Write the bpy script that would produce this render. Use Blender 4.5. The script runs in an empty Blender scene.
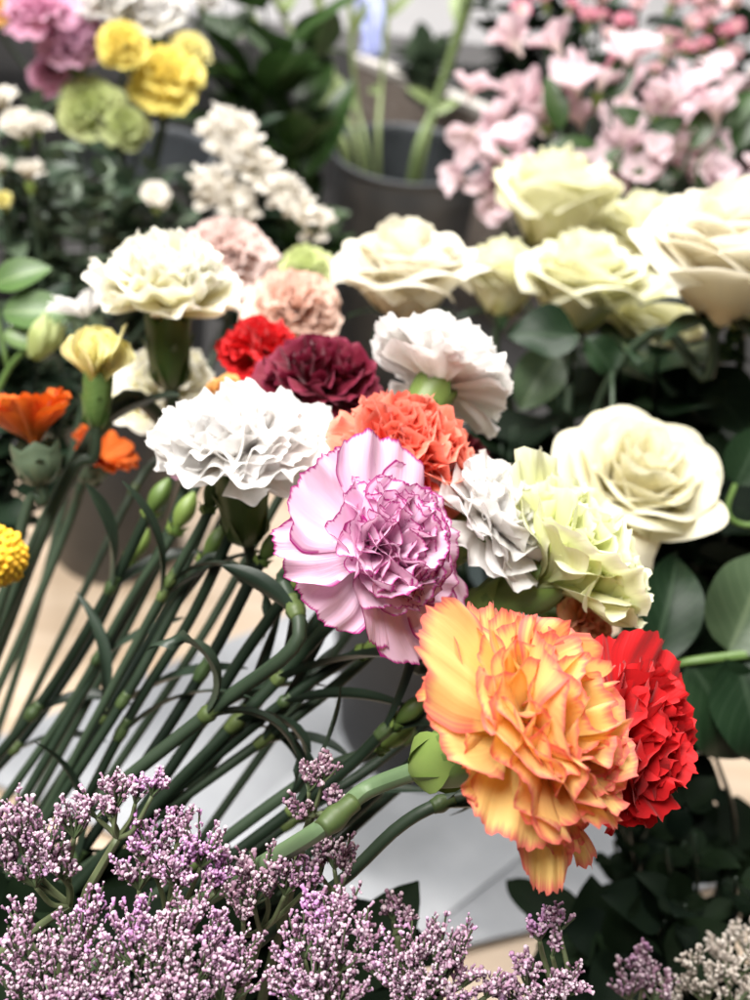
import bpy, math
import numpy as np
from mathutils import Matrix, Vector

D = bpy.data
C = bpy.context.scene.collection
PI = math.pi
RS = np.random.RandomState

# ------------------------------------------------------------------ camera
PITCH, ROLL, FOVV = 40.0, 6.0, 50.0
TV = math.tan(math.radians(FOVV / 2))
CAM = np.array([0.0, 0.0, 0.95])
Mrot = (Matrix.Rotation(math.radians(90 - PITCH), 3, 'X') @ Matrix.Rotation(math.radians(ROLL), 3, 'Z'))
Rc = np.array(Mrot)                       # columns: right, up, back


def sc(d):                                # metres per photo pixel at depth d
    return 2 * TV * d / 1000.0


def at(px, py, d):
    x = (px - 375) * sc(d)
    y = (500 - py) * sc(d)
    return CAM + Rc @ np.array([x, y, -d])


def floor_at(px, py, z=0.0):
    r = Rc @ np.array([(px - 375) * 2 * TV / 1000, (500 - py) * 2 * TV / 1000, -1.0])
    return CAM + r * ((z - CAM[2]) / r[2])


def cdir(v):                              # right, up, towards the viewer -> world
    v = Rc @ np.array(v, float)
    return v / np.linalg.norm(v)


def unit(v):
    v = np.asarray(v, float)
    return v / (np.linalg.norm(v) + 1e-12)


def frame(axis, hint=None):
    z = unit(axis)
    h = Rc[:, 0] if hint is None else unit(hint)
    if abs(z @ h) > .97:
        h = Rc[:, 1]
    x = unit(h - z * (z @ h))
    return np.stack([x, np.cross(z, x), z], axis=1)


def sm(a, b, x):
    t = np.clip((x - a) / (b - a), 0, 1)
    return t * t * (3 - 2 * t)


# ------------------------------------------------------------------ mesh builder
class MB:
    def __init__(s):
        s.V, s.F, s.T, s.n = [], [], [], 0

    def grid(s, P, U):
        nu, nv = P.shape[:2]
        idx = np.arange(nu * nv).reshape(nu, nv) + s.n
        q = np.stack([idx[:-1, :-1], idx[1:, :-1], idx[1:, 1:], idx[:-1, 1:]], -1).reshape(-1, 4)
        s.V.append(P.reshape(-1, 3)); s.T.append(U.reshape(-1, 2)); s.F.append(q); s.n += nu * nv

    def raw(s, P, Q, U):
        s.V.append(P); s.T.append(U); s.F.append(Q + s.n); s.n += len(P)

    def mesh(s, name, mat, origin=None, smooth=True):
        V = np.concatenate(s.V).astype(np.float32)
        if origin is not None:
            V = V - np.asarray(origin, np.float32)
        F = np.concatenate(s.F).astype(np.int32); T = np.concatenate(s.T).astype(np.float32)
        m = D.meshes.new(name)
        m.vertices.add(len(V)); m.vertices.foreach_set('co', V.ravel())
        m.loops.add(F.size); m.loops.foreach_set('vertex_index', F.ravel())
        m.polygons.add(len(F)); m.polygons.foreach_set('loop_start', np.arange(0, F.size, 4, dtype=np.int32))
        m.update(calc_edges=True)
        uv = m.uv_layers.new(name='UVMap'); uv.data.foreach_set('uv', T[F.ravel()].ravel())
        m.polygons.foreach_set('use_smooth', np.full(len(F), smooth, dtype=bool))
        m.materials.append(mat); m.update(); m.validate()
        return m

    def build(s, name, mat, parent=None, smooth=True, origin=None):
        org = ORIG.get(parent.name, (0, 0, 0)) if parent is not None and origin is None else (origin if origin is not None else (0, 0, 0))
        o = D.objects.new(name, s.mesh(name, mat, org, smooth)); C.objects.link(o)
        if parent is not None:
            o.parent = parent; ORIG[o.name] = org
        elif origin is not None:
            o.location = origin
        return o


ORIG = {}


def tag(o, label=None, cat=None, group=None, kind=None):
    if label: o['label'] = label
    if cat: o['category'] = cat
    if group: o['group'] = group
    if kind: o['kind'] = kind
    return o


def thing(name, loc, label, cat, group=None):
    o = D.objects.new(name, None); C.objects.link(o); o.empty_display_size = .01
    o.location = loc; ORIG[o.name] = tuple(loc)
    return tag(o, label, cat, group)


# ------------------------------------------------------------------ tubes, ribbons
def spline(pts, n):
    P = np.array(pts, float)
    if len(P) == 2:
        return P[0] + (P[1] - P[0]) * np.linspace(0, 1, n)[:, None]
    Q = np.vstack([2 * P[0] - P[1], P, 2 * P[-1] - P[-2]])
    out = []
    m = len(P) - 1
    for k in np.linspace(0, m, n):
        i = min(int(k), m - 1); t = k - i
        a, b, c, d = Q[i], Q[i + 1], Q[i + 2], Q[i + 3]
        out.append(.5 * (2 * b + (c - a) * t + (2 * a - 5 * b + 4 * c - d) * t * t + (3 * b - a - 3 * c + d) * t ** 3))
    return np.array(out)


def tube(mb, path, rad, ns=10, uid=0.0, caps=True):
    path = np.asarray(path); n = len(path)
    rad = np.broadcast_to(np.asarray(rad, float), (n,)).copy()
    if caps:
        path = np.vstack([path[:1], path, path[-1:]]); rad = np.concatenate([[1e-5], rad, [1e-5]]); n += 2
    T = np.gradient(path, axis=0); T[0] = T[1] if caps else T[0]; T[-1] = T[-2] if caps else T[-1]
    T /= np.linalg.norm(T, axis=1)[:, None] + 1e-12
    up = np.array([.31, .22, .92]); up = up if abs(T[0] @ up) < .9 else np.array([1., 0, 0])
    X = unit(np.cross(up, T[0])); Xs = []
    for t in T:
        X = unit(X - t * (X @ t)); Xs.append(X)
    Xs = np.array(Xs); Ys = np.cross(T, Xs)
    a = np.linspace(0, 2 * PI, ns + 1)
    P = path[None] + rad[None, :, None] * (np.cos(a)[:, None, None] * Xs[None] + np.sin(a)[:, None, None] * Ys[None])
    U = np.zeros(P.shape[:2] + (2,)); U[..., 0] = (a / (2 * PI))[:, None] * .98 + uid; U[..., 1] = np.linspace(0, 1, n)[None]
    mb.grid(P, U)


def ribbon(mb, path, width, nrm, fold=.3, nu=5, uid=0.0, twist=0.0):
    path = np.asarray(path); n = len(path)
    T = np.gradient(path, axis=0); T /= np.linalg.norm(T, axis=1)[:, None] + 1e-12
    N = np.broadcast_to(np.asarray(nrm, float), (n, 3))
    S = np.cross(T, N); S /= np.linalg.norm(S, axis=1)[:, None] + 1e-9
    N = np.cross(S, T)
    if twist:
        a = np.linspace(0, twist, n)[:, None]
        S, N = S * np.cos(a) + N * np.sin(a), N * np.cos(a) - S * np.sin(a)
    u = np.linspace(-1, 1, nu)
    w = np.asarray(width, float)
    P = path[None] + u[:, None, None] * (w[None, :, None] * S[None]) + (np.abs(u) ** 1.5)[:, None, None] * fold * w[None, :, None] * N[None]
    U = np.zeros(P.shape[:2] + (2,)); U[..., 0] = (u * .49 + .5)[:, None] + uid; U[..., 1] = np.linspace(0, 1, n)[None]
    mb.grid(P, U)


def leaf(mb, base, direc, nrm, L, W, curl, uid, nv=9, nu=5, fold=.25, wav=0.0, shape=.42):
    """ovate leaf that leaves base along direc and bends away from nrm by curl"""
    d = unit(direc); n = unit(np.asarray(nrm) - d * (d @ nrm)); t = np.linspace(0, 1, nv)
    ang = curl * t
    st = (d[None] * np.cos(ang)[:, None] - n[None] * np.sin(ang)[:, None]) * (L / (nv - 1))
    path = base + np.vstack([[0, 0, 0], np.cumsum(st[:-1], axis=0)])
    w = W * np.sin(PI * np.clip(t, 0, 1) ** (math.log(.5) / math.log(shape))) ** .8 + 1e-5
    w[-1] = W * .02
    S = np.cross(d, n); N = np.stack([np.cross(S, unit(q)) for q in st])
    u = np.linspace(-1, 1, nu)
    P = path[None] + u[:, None, None] * w[None, :, None] * S[None, None] + (np.abs(u) ** 1.4)[:, None, None] * (fold * w)[None, :, None] * N[None]
    if wav:
        P = P + (wav * W * np.sin(9 * t + uid) * 1.0)[None, :, None] * (np.abs(u)[:, None, None] * np.sign(u)[:, None, None]) * N[None]
    U = np.zeros(P.shape[:2] + (2,)); U[..., 0] = (u * .49 + .5)[:, None] + uid; U[..., 1] = t[None]
    mb.grid(P, U)


# ------------------------------------------------------------------ materials
def nt(name):
    m = D.materials.new(name); m.use_nodes = True; t = m.node_tree; t.nodes.clear()
    out = t.nodes.new('ShaderNodeOutputMaterial')
    return m, t, out


def nd(t, typ, **kw):
    n = t.nodes.new('ShaderNode' + typ)
    for k, v in kw.items():
        if k.startswith('i_'):
            n.inputs[k[2:].replace('_', ' ')].default_value = v
        else:
            setattr(n, k, v)
    return n


def mth(t, op, a, b=None, clamp=False):
    n = t.nodes.new('ShaderNodeMath'); n.operation = op; n.use_clamp = clamp
    for i, v in enumerate((a, b)):
        if v is None: continue
        if isinstance(v, (int, float)): n.inputs[i].default_value = v
        else: t.links.new(v, n.inputs[i])
    return n.outputs[0]


def mixc(t, f, a, b, blend='MIX'):
    n = t.nodes.new('ShaderNodeMix'); n.data_type = 'RGBA'; n.blend_type = blend
    for s, v in ((0, f), (6, a), (7, b)):
        if isinstance(v, (int, float)): n.inputs[s].default_value = v
        elif isinstance(v, tuple): n.inputs[s].default_value = (*v, 1) if len(v) == 3 else v
        else: t.links.new(v, n.inputs[s])
    return n.outputs[2]


def rng_(t, v, a, b, c=0, d=1, smooth=True):
    n = t.nodes.new('ShaderNodeMapRange'); n.interpolation_type = 'SMOOTHSTEP' if smooth else 'LINEAR'
    t.links.new(v, n.inputs[0])
    for i, x in enumerate((a, b, c, d)): n.inputs[i + 1].default_value = x
    return n.outputs[0]


def uvparts(t):
    uv = nd(t, 'UVMap', uv_map='UVMap'); s = nd(t, 'SeparateXYZ'); t.links.new(uv.outputs[0], s.inputs[0])
    x, y = s.outputs[0], s.outputs[1]
    idn = mth(t, 'FLOOR', x)
    wn = nd(t, 'TexWhiteNoise', noise_dimensions='1D'); t.links.new(mth(t, 'ADD', idn, .37), wn.inputs['W'])
    return uv.outputs[0], x, y, wn.outputs['Value'], mth(t, 'SUBTRACT', x, idn)


def petal_mat(name, base, mid, edge=None, ew=.05, soft=.03, jit=.05, streak=.12, transl=.40, throat=None, var=.1, veincol=None, specks=False, b0=.35):
    m, t, out = nt(name); L = t.links.new
    uv, x, y, rnd, fx = uvparts(t)
    cx = nd(t, 'CombineXYZ'); L(mth(t, 'MULTIPLY', x, 22.0), cx.inputs[0]); L(mth(t, 'MULTIPLY', y, 2.0), cx.inputs[1])
    nz = nd(t, 'TexNoise'); L(cx.outputs[0], nz.inputs['Vector']); nz.inputs['Scale'].default_value = 1.0; nz.inputs['Detail'].default_value = 3
    geo = nd(t, 'TexCoord')
    nb = nd(t, 'TexNoise'); L(geo.outputs['Object'], nb.inputs['Vector']); nb.inputs['Scale'].default_value = 60.0
    col = mixc(t, rng_(t, mth(t, 'ADD', y, mth(t, 'MULTIPLY', mth(t, 'SUBTRACT', nb.outputs[0], .5), .5)), b0, 1.05), base, mid)
    if throat: col = mixc(t, rng_(t, y, .45, .2), col, throat)
    # petals differ a little from each other, and fine veins run lengthwise
    col = mixc(t, mth(t, 'MULTIPLY', rnd, var), col, tuple(c * .55 for c in mid))
    col = mixc(t, rng_(t, nz.outputs[0], .5, .72, 0, streak), col, veincol or tuple(c * .72 for c in mid))
    if edge:
        c2 = nd(t, 'CombineXYZ'); L(mth(t, 'MULTIPLY', x, 60.0), c2.inputs[0]); L(mth(t, 'MULTIPLY', y, 5.0), c2.inputs[1])
        n2 = nd(t, 'TexNoise'); L(c2.outputs[0], n2.inputs['Vector']); n2.inputs['Scale'].default_value = 1.0; n2.inputs['Detail'].default_value = 2
        ye = mth(t, 'ADD', y, mth(t, 'MULTIPLY', mth(t, 'SUBTRACT', n2.outputs[0], .5), jit * 2))
        col = mixc(t, rng_(t, ye, 1 - ew - soft, 1 - ew + soft), col, edge)
        if specks:
            st = nd(t, 'TexNoise'); L(cx.outputs[0], st.inputs['Vector']); st.inputs['Scale'].default_value = 1.6
            col = mixc(t, mth(t, 'MULTIPLY', rng_(t, st.outputs[0], .735, .76), rng_(t, y, .55, .8)), col, edge)
    bs = nd(t, 'BsdfPrincipled'); L(col, bs.inputs['Base Color']); bs.inputs['Roughness'].default_value = .62
    bs.inputs['Specular IOR Level'].default_value = .25; bs.inputs['Sheen Weight'].default_value = .1
    bp = nd(t, 'Bump'); bp.inputs['Strength'].default_value = .6; bp.inputs['Distance'].default_value = .0006
    L(nz.outputs[0], bp.inputs['Height']); L(bp.outputs[0], bs.inputs['Normal'])
    tr = nd(t, 'BsdfTranslucent'); L(col, tr.inputs[0])
    mx = nd(t, 'MixShader'); mx.inputs[0].default_value = transl; L(bs.outputs[0], mx.inputs[1]); L(tr.outputs[0], mx.inputs[2])
    L(mx.outputs[0], out.inputs[0])
    return m


def leaf_mat(name, a, b, rib=None, rough=.42, transl=.15, spec=.5, tip=None):
    m, t, out = nt(name); L = t.links.new
    uv, x, y, rnd, fx = uvparts(t)
    geo = nd(t, 'TexCoord'); nb = nd(t, 'TexNoise'); L(geo.outputs['Object'], nb.inputs['Vector']); nb.inputs['Scale'].default_value = 90.0; nb.inputs['Detail'].default_value = 4
    f = mth(t, 'ADD', mth(t, 'MULTIPLY', rnd, .75), mth(t, 'MULTIPLY', mth(t, 'SUBTRACT', nb.outputs[0], .4), .6), True)
    col = mixc(t, f, a, b)
    du = mth(t, 'ABSOLUTE', mth(t, 'SUBTRACT', fx, .5))
    if rib:
        col = mixc(t, rng_(t, du, .05, .02, 0, .7), col, rib)
        wv = mth(t, 'SINE', mth(t, 'MULTIPLY', mth(t, 'SUBTRACT', y, mth(t, 'MULTIPLY', du, .7)), 44.0))
        col = mixc(t, rng_(t, wv, .86, .99, 0, .3), col, rib)
    if tip: col = mixc(t, rng_(t, y, .55, 1.0), col, tip)
    bs = nd(t, 'BsdfPrincipled'); L(col, bs.inputs['Base Color']); bs.inputs['Roughness'].default_value = rough
    bs.inputs['Specular IOR Level'].default_value = spec
    bp = nd(t, 'Bump'); bp.inputs['Strength'].default_value = .3; bp.inputs['Distance'].default_value = .0008; L(nb.outputs[0], bp.inputs['Height']); L(bp.outputs[0], bs.inputs['Normal'])
    tr = nd(t, 'BsdfTranslucent'); L(col, tr.inputs[0])
    mx = nd(t, 'MixShader'); mx.inputs[0].default_value = transl; L(bs.outputs[0], mx.inputs[1]); L(tr.outputs[0], mx.inputs[2]); L(mx.outputs[0], out.inputs[0])
    return m


def plain_mat(name, a, b=None, scale=20, rough=.5, metal=0.0, bump=.1, stretch=(1, 1, 1), detail=4, spec=.5):
    m, t, out = nt(name); L = t.links.new
    geo = nd(t, 'TexCoord'); mp = nd(t, 'Mapping'); L(geo.outputs['Object'], mp.inputs[0]); mp.inputs['Scale'].default_value = stretch
    nb = nd(t, 'TexNoise'); L(mp.outputs[0], nb.inputs['Vector']); nb.inputs['Scale'].default_value = scale; nb.inputs['Detail'].default_value = detail
    col = mixc(t, rng_(t, nb.outputs[0], .3, .7), a, b or tuple(c * .8 for c in a))
    bs = nd(t, 'BsdfPrincipled'); L(col, bs.inputs['Base Color']); bs.inputs['Roughness'].default_value = rough; bs.inputs['Metallic'].default_value = metal
    bs.inputs['Specular IOR Level'].default_value = spec
    bp = nd(t, 'Bump'); bp.inputs['Strength'].default_value = bump; bp.inputs['Distance'].default_value = .002; L(nb.outputs[0], bp.inputs['Height']); L(bp.outputs[0], bs.inputs['Normal'])
    L(bs.outputs[0], out.inputs[0])
    return m


def floret_mat(name, dark, light, tipc, vivid):
    m, t, out = nt(name); L = t.links.new
    uv, x, y, rnd, fx = uvparts(t)
    col = mixc(t, rnd, dark, light)
    w2 = nd(t, 'TexWhiteNoise', noise_dimensions='1D'); L(mth(t, 'MULTIPLY', mth(t, 'FLOOR', x), 3.713), w2.inputs['W'])
    col = mixc(t, mth(t, 'MULTIPLY', rng_(t, y, .5, .9), rng_(t, w2.outputs['Value'], .15, .8, .1, .95)), col, tipc)
    geo = nd(t, 'TexCoord'); nb = nd(t, 'TexNoise'); L(geo.outputs['Object'], nb.inputs['Vector']); nb.inputs['Scale'].default_value = 55.0
    fv = mth(t, 'MULTIPLY', rng_(t, nb.outputs[0], .46, .64), rng_(t, rnd, .25, .7))
    col = mixc(t, mth(t, 'MULTIPLY', fv, .6), col, vivid)
    bs = nd(t, 'BsdfPrincipled'); L(col, bs.inputs['Base Color']); bs.inputs['Roughness'].default_value = .7; bs.inputs['Specular IOR Level'].default_value = .2
    tr = nd(t, 'BsdfTranslucent'); L(col, tr.inputs[0])
    mx = nd(t, 'MixShader'); mx.inputs[0].default_value = .2; L(bs.outputs[0], mx.inputs[1]); L(tr.outputs[0], mx.inputs[2]); L(mx.outputs[0], out.inputs[0])
    return m


M = {}
M['orange'] = petal_mat('orange_petal', (.95, .73, .25), (.95, .62, .23), (.80, .16, .15), .038, .05, .06, .3, .45, (.95, .66, .17), .12, (.93, .54, .17), b0=.6)
M['picotee'] = petal_mat('lilac_petal', (.87, .64, .78), (.84, .55, .72), (.38, .016, .20), .018, .016, .03, .25, .3, (.8, .66, .76), .12, (.72, .44, .67), True)
M['coral'] = petal_mat('coral_petal', (.85, .22, .13), (.88, .21, .13), (.90, .30, .22), .03, .04, .05, .2, .3, None, .25)
M['white'] = petal_mat('white_petal', (.84, .80, .74), (.87, .86, .85), None, streak=.16, transl=.42, throat=(.78, .76, .52), var=.06, veincol=(.72, .69, .68))
M['limewhite'] = petal_mat('lime_white_petal', (.70, .74, .36), (.82, .84, .50), (.88, .89, .68), .04, .06, .05, .3, .35, (.60, .68, .28), .1, (.66, .70, .34))
M['peach'] = petal_mat('peach_petal', (.86, .52, .25), (.88, .58, .34), (.80, .32, .22), .05, .06, .08, .2, .3)
M['red'] = petal_mat('red_petal', (.62, .010, .012), (.66, .012, .016), None, streak=.35, transl=.25, var=.4, veincol=(.45, .006, .01))
M['burgundy'] = petal_mat('burgundy_petal', (.14, .004, .016), (.17, .006, .026), (.24, .02, .06), .02, .04, .04, .3, .2, None, .4)
M['darkred'] = petal_mat('dark_red_petal', (.11, .004, .010), (.14, .005, .014), None, streak=.3, transl=.2, var=.4)
M['cream'] = petal_mat('cream_petal', (.87, .79, .38), (.89, .87, .68), (.91, .90, .84), .08, .12, .08, .2, .35, (.85, .74, .20), .12, (.80, .72, .40))
M['yellow'] = petal_mat('yellow_petal', (.92, .76, .13), (.92, .80, .24), None, streak=.25, transl=.35, var=.15)
M['paleyellow'] = petal_mat('pale_yellow_petal', (.90, .80, .28), (.91, .86, .44), None, streak=.25, transl=.35, var=.12)
M['dustpink'] = petal_mat('dusty_pink_petal', (.82, .64, .58), (.86, .72, .68), None, streak=.2, transl=.42)
M['peachpink'] = petal_mat('peach_pink_petal', (.87, .60, .50), (.89, .68, .58), None, streak=.2, transl=.42)
M['pink'] = petal_mat('pink_petal', (.74, .30, .50), (.80, .46, .62), None, streak=.25, transl=.42)
M['mauve'] = petal_mat('mauve_petal', (.58, .30, .45), (.68, .42, .56), None, streak=.25, transl=.42)
M['lime'] = petal_mat('lime_petal', (.54, .62, .22), (.68, .74, .38), None, streak=.25, transl=.42)
M['ray'] = petal_mat('orange_ray_petal', (.80, .20, .02), (.84, .17, .015), None, streak=.4, transl=.3, var=.4, veincol=(.66, .08, .01))
M['apricot'] = petal_mat('apricot_petal', (.86, .46, .12), (.88, .54, .20), None, streak=.2)
M['rose_cream'] = petal_mat('cream_rose_petal', (.87, .79, .60), (.89, .86, .75), None, streak=.22, transl=.42, throat=(.85, .70, .46), var=.06)
M['rose_yellow'] = petal_mat('pale_yellow_rose_petal', (.85, .82, .52), (.88, .87, .67), None, streak=.06, transl=.32, throat=(.70, .68, .28), var=.08)
M['rose_white'] = petal_mat('ivory_rose_petal', (.84, .78, .52), (.87, .84, .66), None, streak=.2, transl=.42, throat=(.76, .70, .40), var=.06)
M['alstro'] = petal_mat('alstroemeria_petal', (.88, .78, .76), (.86, .70, .75), None, streak=.3, transl=.35, throat=(.86, .80, .66), var=.15, veincol=(.76, .40, .50))
M['pinkbud'] = petal_mat('pink_white_petal', (.86, .80, .68), (.85, .52, .60), (.72, .22, .36), .05, .15, .1, .2, .3, (.8, .8, .6), .1)
M['whitebud'] = petal_mat('white_pink_petal', (.82, .78, .64), (.84, .70, .70), (.78, .42, .52), .06, .15, .1, .2, .3, (.74, .78, .5), .1)
M['stock'] = petal_mat('off_white_petal', (.87, .81, .70), (.89, .86, .80), None, streak=.12, transl=.42, throat=(.66, .68, .40))
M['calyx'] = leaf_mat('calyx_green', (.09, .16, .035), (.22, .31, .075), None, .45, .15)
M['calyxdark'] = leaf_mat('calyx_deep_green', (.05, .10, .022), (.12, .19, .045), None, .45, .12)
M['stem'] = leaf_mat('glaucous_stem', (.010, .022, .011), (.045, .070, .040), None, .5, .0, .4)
M['stempale'] = leaf_mat('pale_glaucous_stem', (.065, .115, .05), (.125, .185, .095), None, .5, .0, .4)  # paler green of the orange carnation's stem
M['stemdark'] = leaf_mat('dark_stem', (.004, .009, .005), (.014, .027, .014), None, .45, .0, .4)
M['node'] = leaf_mat('node_green', (.045, .075, .022), (.15, .20, .06), None, .5, .1)
M['nodedark'] = leaf_mat('node_deep_green', (.028, .055, .018), (.08, .12, .04), None, .5, .1)
M['cleaf'] = leaf_mat('carnation_leaf', (.007, .016, .009), (.040, .066, .042), None, .45, .08)
M['fresh'] = leaf_mat('fresh_green', (.06, .13, .03), (.14, .23, .06), (.2, .3, .11), .4, .25)
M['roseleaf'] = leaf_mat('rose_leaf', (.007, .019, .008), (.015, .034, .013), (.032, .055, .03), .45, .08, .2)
M['roseleaflit'] = leaf_mat('lit_rose_leaf', (.045, .075, .035), (.07, .105, .05), (.11, .15, .08), .5, .2)  # lighter copy of the rose leaf, with the light painted into its colour
M['darkleaf'] = leaf_mat('shaded_leaf', (.002, .005, .003), (.008, .016, .006), None, .65, .08, .06)  # near-black leaf green, the shade among the plants is put into the colour
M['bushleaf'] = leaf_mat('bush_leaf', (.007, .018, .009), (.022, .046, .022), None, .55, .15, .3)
M['greyleaf'] = leaf_mat('grey_green_leaf', (.03, .055, .032), (.13, .18, .11), None, .5, .15)
M['gardenleaf'] = leaf_mat('bright_leaf', (.016, .042, .010), (.045, .095, .022), (.08, .14, .05), .4, .2)
M['palestem'] = leaf_mat('pale_stem', (.14, .20, .07), (.27, .33, .14), None, .5, .0)
M['pompon'] = plain_mat('pompon_yellow', (.90, .58, .03), (.80, .42, .02), 300, .7, bump=.3)
M['limonium'] = floret_mat('mauve_floret', (.16, .06, .11), (.55, .33, .47), (.77, .62, .70), (.62, .24, .66))
M['limdark'] = floret_mat('dusky_floret', (.15, .065, .10), (.36, .21, .29), (.56, .45, .49), (.40, .17, .38))
M['limpale'] = floret_mat('ivory_floret', (.34, .28, .24), (.55, .49, .42), (.66, .60, .54), (.60, .52, .46))
M['twig'] = leaf_mat('wiry_stem', (.05, .075, .03), (.11, .13, .06), None, .55, .0)
M['bucket'] = plain_mat('dark_grey_plastic', (.060, .066, .073), (.070, .077, .085), 30, .42, bump=.03)
M['bucketblack'] = plain_mat('charcoal_plastic', (.022, .022, .024), (.028, .028, .03), 30, .5, bump=.03, spec=.3)
M['bucketbrown'] = plain_mat('warm_grey_plastic', (.030, .029, .028), (.036, .035, .034), 30, .42, bump=.03)
M['water'] = plain_mat('dark_water', (.03, .04, .04), (.04, .05, .05), 8, .06, bump=.05)
M['paper'] = plain_mat('white_paper', (.34, .355, .38), (.29, .305, .33), 22, .4, bump=.9)
M['paperb'] = plain_mat('grey_white_paper', (.46, .48, .51), (.40, .42, .45), 22, .4, bump=.9)
M['crate'] = plain_mat('weathered_board', (.20, .16, .135), (.28, .24, .21), 14, .6, bump=.2, stretch=(1, 6, 6))
M['pale_trim'] = plain_mat('pale_trim', (.52, .49, .45), (.58, .55, .52), 12, .5)
M['wallgrey'] = plain_mat('grey_wall', (.28, .275, .28), (.33, .325, .33), 1.5, .7)
M['whitebox'] = plain_mat('white_card', (.70, .71, .73), (.62, .63, .65), 8, .5)
M['blue'] = plain_mat('blue_plastic', (.02, .035, .30), (.03, .05, .38), 30, .35)
M['lavender'] = plain_mat('lavender_film', (.30, .34, .62), (.42, .46, .72), 60, .4)


def floor_mat():
    m, t, out = nt('beige_wood'); L = t.links.new
    geo = nd(t, 'TexCoord'); mp = nd(t, 'Mapping'); L(geo.outputs['Object'], mp.inputs[0]); mp.inputs['Scale'].default_value = (1, 7, 1)
    mp.inputs['Rotation'].default_value = (0, 0, .5)
    n1 = nd(t, 'TexNoise'); L(mp.outputs[0], n1.inputs['Vector']); n1.inputs['Scale'].default_value = 6; n1.inputs['Detail'].default_value = 6; n1.inputs['Distortion'].default_value = .6
    n2 = nd(t, 'TexNoise'); L(geo.outputs['Object'], n2.inputs['Vector']); n2.inputs['Scale'].default_value = 2.2
    col = mixc(t, rng_(t, n1.outputs[0], .3, .7), (.56, .42, .29), (.68, .54, .40))
    col = mixc(t, rng_(t, n2.outputs[0], .4, .65, 0, .6), col, (.50, .38, .28))
    bs = nd(t, 'BsdfPrincipled'); L(col, bs.inputs['Base Color']); bs.inputs['Roughness'].default_value = .5
    L(bs.outputs[0], out.inputs[0]); return m


M['floor'] = floor_mat(); M['darkfloor'] = plain_mat('dark_floor', (.022, .021, .021), (.035, .033, .032), 5, .5)


# ------------------------------------------------------------------ petals
def petal(R, L, W, th0, th1, rng, ruf, teeth=12, td=.05, cup=0.0, fold=0.0, nu=17, nv=9, b0=.12, b1=.55, uid=0, twist=0.0, rnd=.22, curlend=0.0, kk=2.2):
    u = np.linspace(-1, 1, nu)[:, None]; v = np.linspace(0, 1, nv)[None, :]
    v = v ** .85
    ve = v * (1 - rnd * np.abs(u) ** 2.6 * sm(.3, 1, v))
    ph = u * teeth * .5 + .55 * np.sin(4.3 * u + uid) + .22 * np.sin(11 * u + 2.3 * uid)
    tri = np.abs((ph % 1) - .5) * 2
    tri2 = np.abs(((ph * .43 + .31 * uid) % 1) - .5) * 2
    big = .5 + .5 * np.sin(5.1 * u + uid * 1.7) * np.cos(2.3 * u + uid)
    ve = ve + td * (tri * (.12 + .85 * big) + .8 * tri2 - .55) * sm(.72, 1, v)
    s = np.linspace(0, 1.35, 120)
    th = th0 + (th1 - th0) * sm(b0, b1, s) + curlend * sm(.6, 1.1, s)
    r = np.concatenate([[0], np.cumsum(np.sin(th) * L / 119 * 1.35)[:-1]]); z = np.concatenate([[0], np.cumsum(np.cos(th) * L / 119 * 1.35)[:-1]])
    rr, zz, tt = np.interp(ve, s, r), np.interp(ve, s, z), np.interp(ve, s, th)
    wid = W * (.13 + .87 * sm(.06, .82, v))
    p = rng.uniform(0, 6.28, 6); k = rng.uniform(.75, 1.3, 4)
    dsp = R * ruf * v ** 1.5 * (.62 * np.sin(kk * 1.35 * k[0] * u * 2 + p[0]) + .4 * np.sin(kk * 2.6 * k[1] * u * 2 + p[1] + 3 * v) + .25 * np.sin(kk * 5.2 * k[2] * u + p[2] - 2 * v) * sm(.4, 1, v))
    dsp = dsp + R * .025 * np.sin(4.5 * v + p[3]) * v + cup * R * u ** 2 * v + fold * R * np.abs(u) ** 1.2 * sm(.1, .7, v)
    y = u * wid * (1 - .12 * abs(fold)) + R * ruf * .35 * np.cos(kk * 2.7 * u + p[4]) * v ** 2 * (1 - np.abs(u))
    if twist:
        a = twist * sm(.25, 1, v)
        y, dsp = y * np.cos(a) - dsp * np.sin(a), y * np.sin(a) + dsp * np.cos(a)
    P = np.stack([rr - np.cos(tt) * dsp, y + 0 * rr, zz + np.sin(tt) * dsp], -1)
    e = 1 - np.minimum(1 - v + 0 * u, (1 - np.abs(u)) * wid / L + .6 * sm(.62, .3, v))
    U = np.stack([(u * .49 + .5) + 0 * v + uid, e], -1)
    return P, U


def rz(a):
    c, s = math.cos(a), math.sin(a); return np.array([[c, -s, 0], [s, c, 0], [0, 0, 1.]])


def ry(a):
    c, s = math.cos(a), math.sin(a); return np.array([[c, 0, s], [0, 1, 0], [-s, 0, c]])


def put(mb, PU, az, F, org, tilt=0.0, dz=0.0):
    P, U = PU
    Q = P @ (rz(az) @ ry(tilt)).T
    Q = Q + np.array([0, 0, dz])
    mb.grid(Q @ F.T + org, U)


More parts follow.
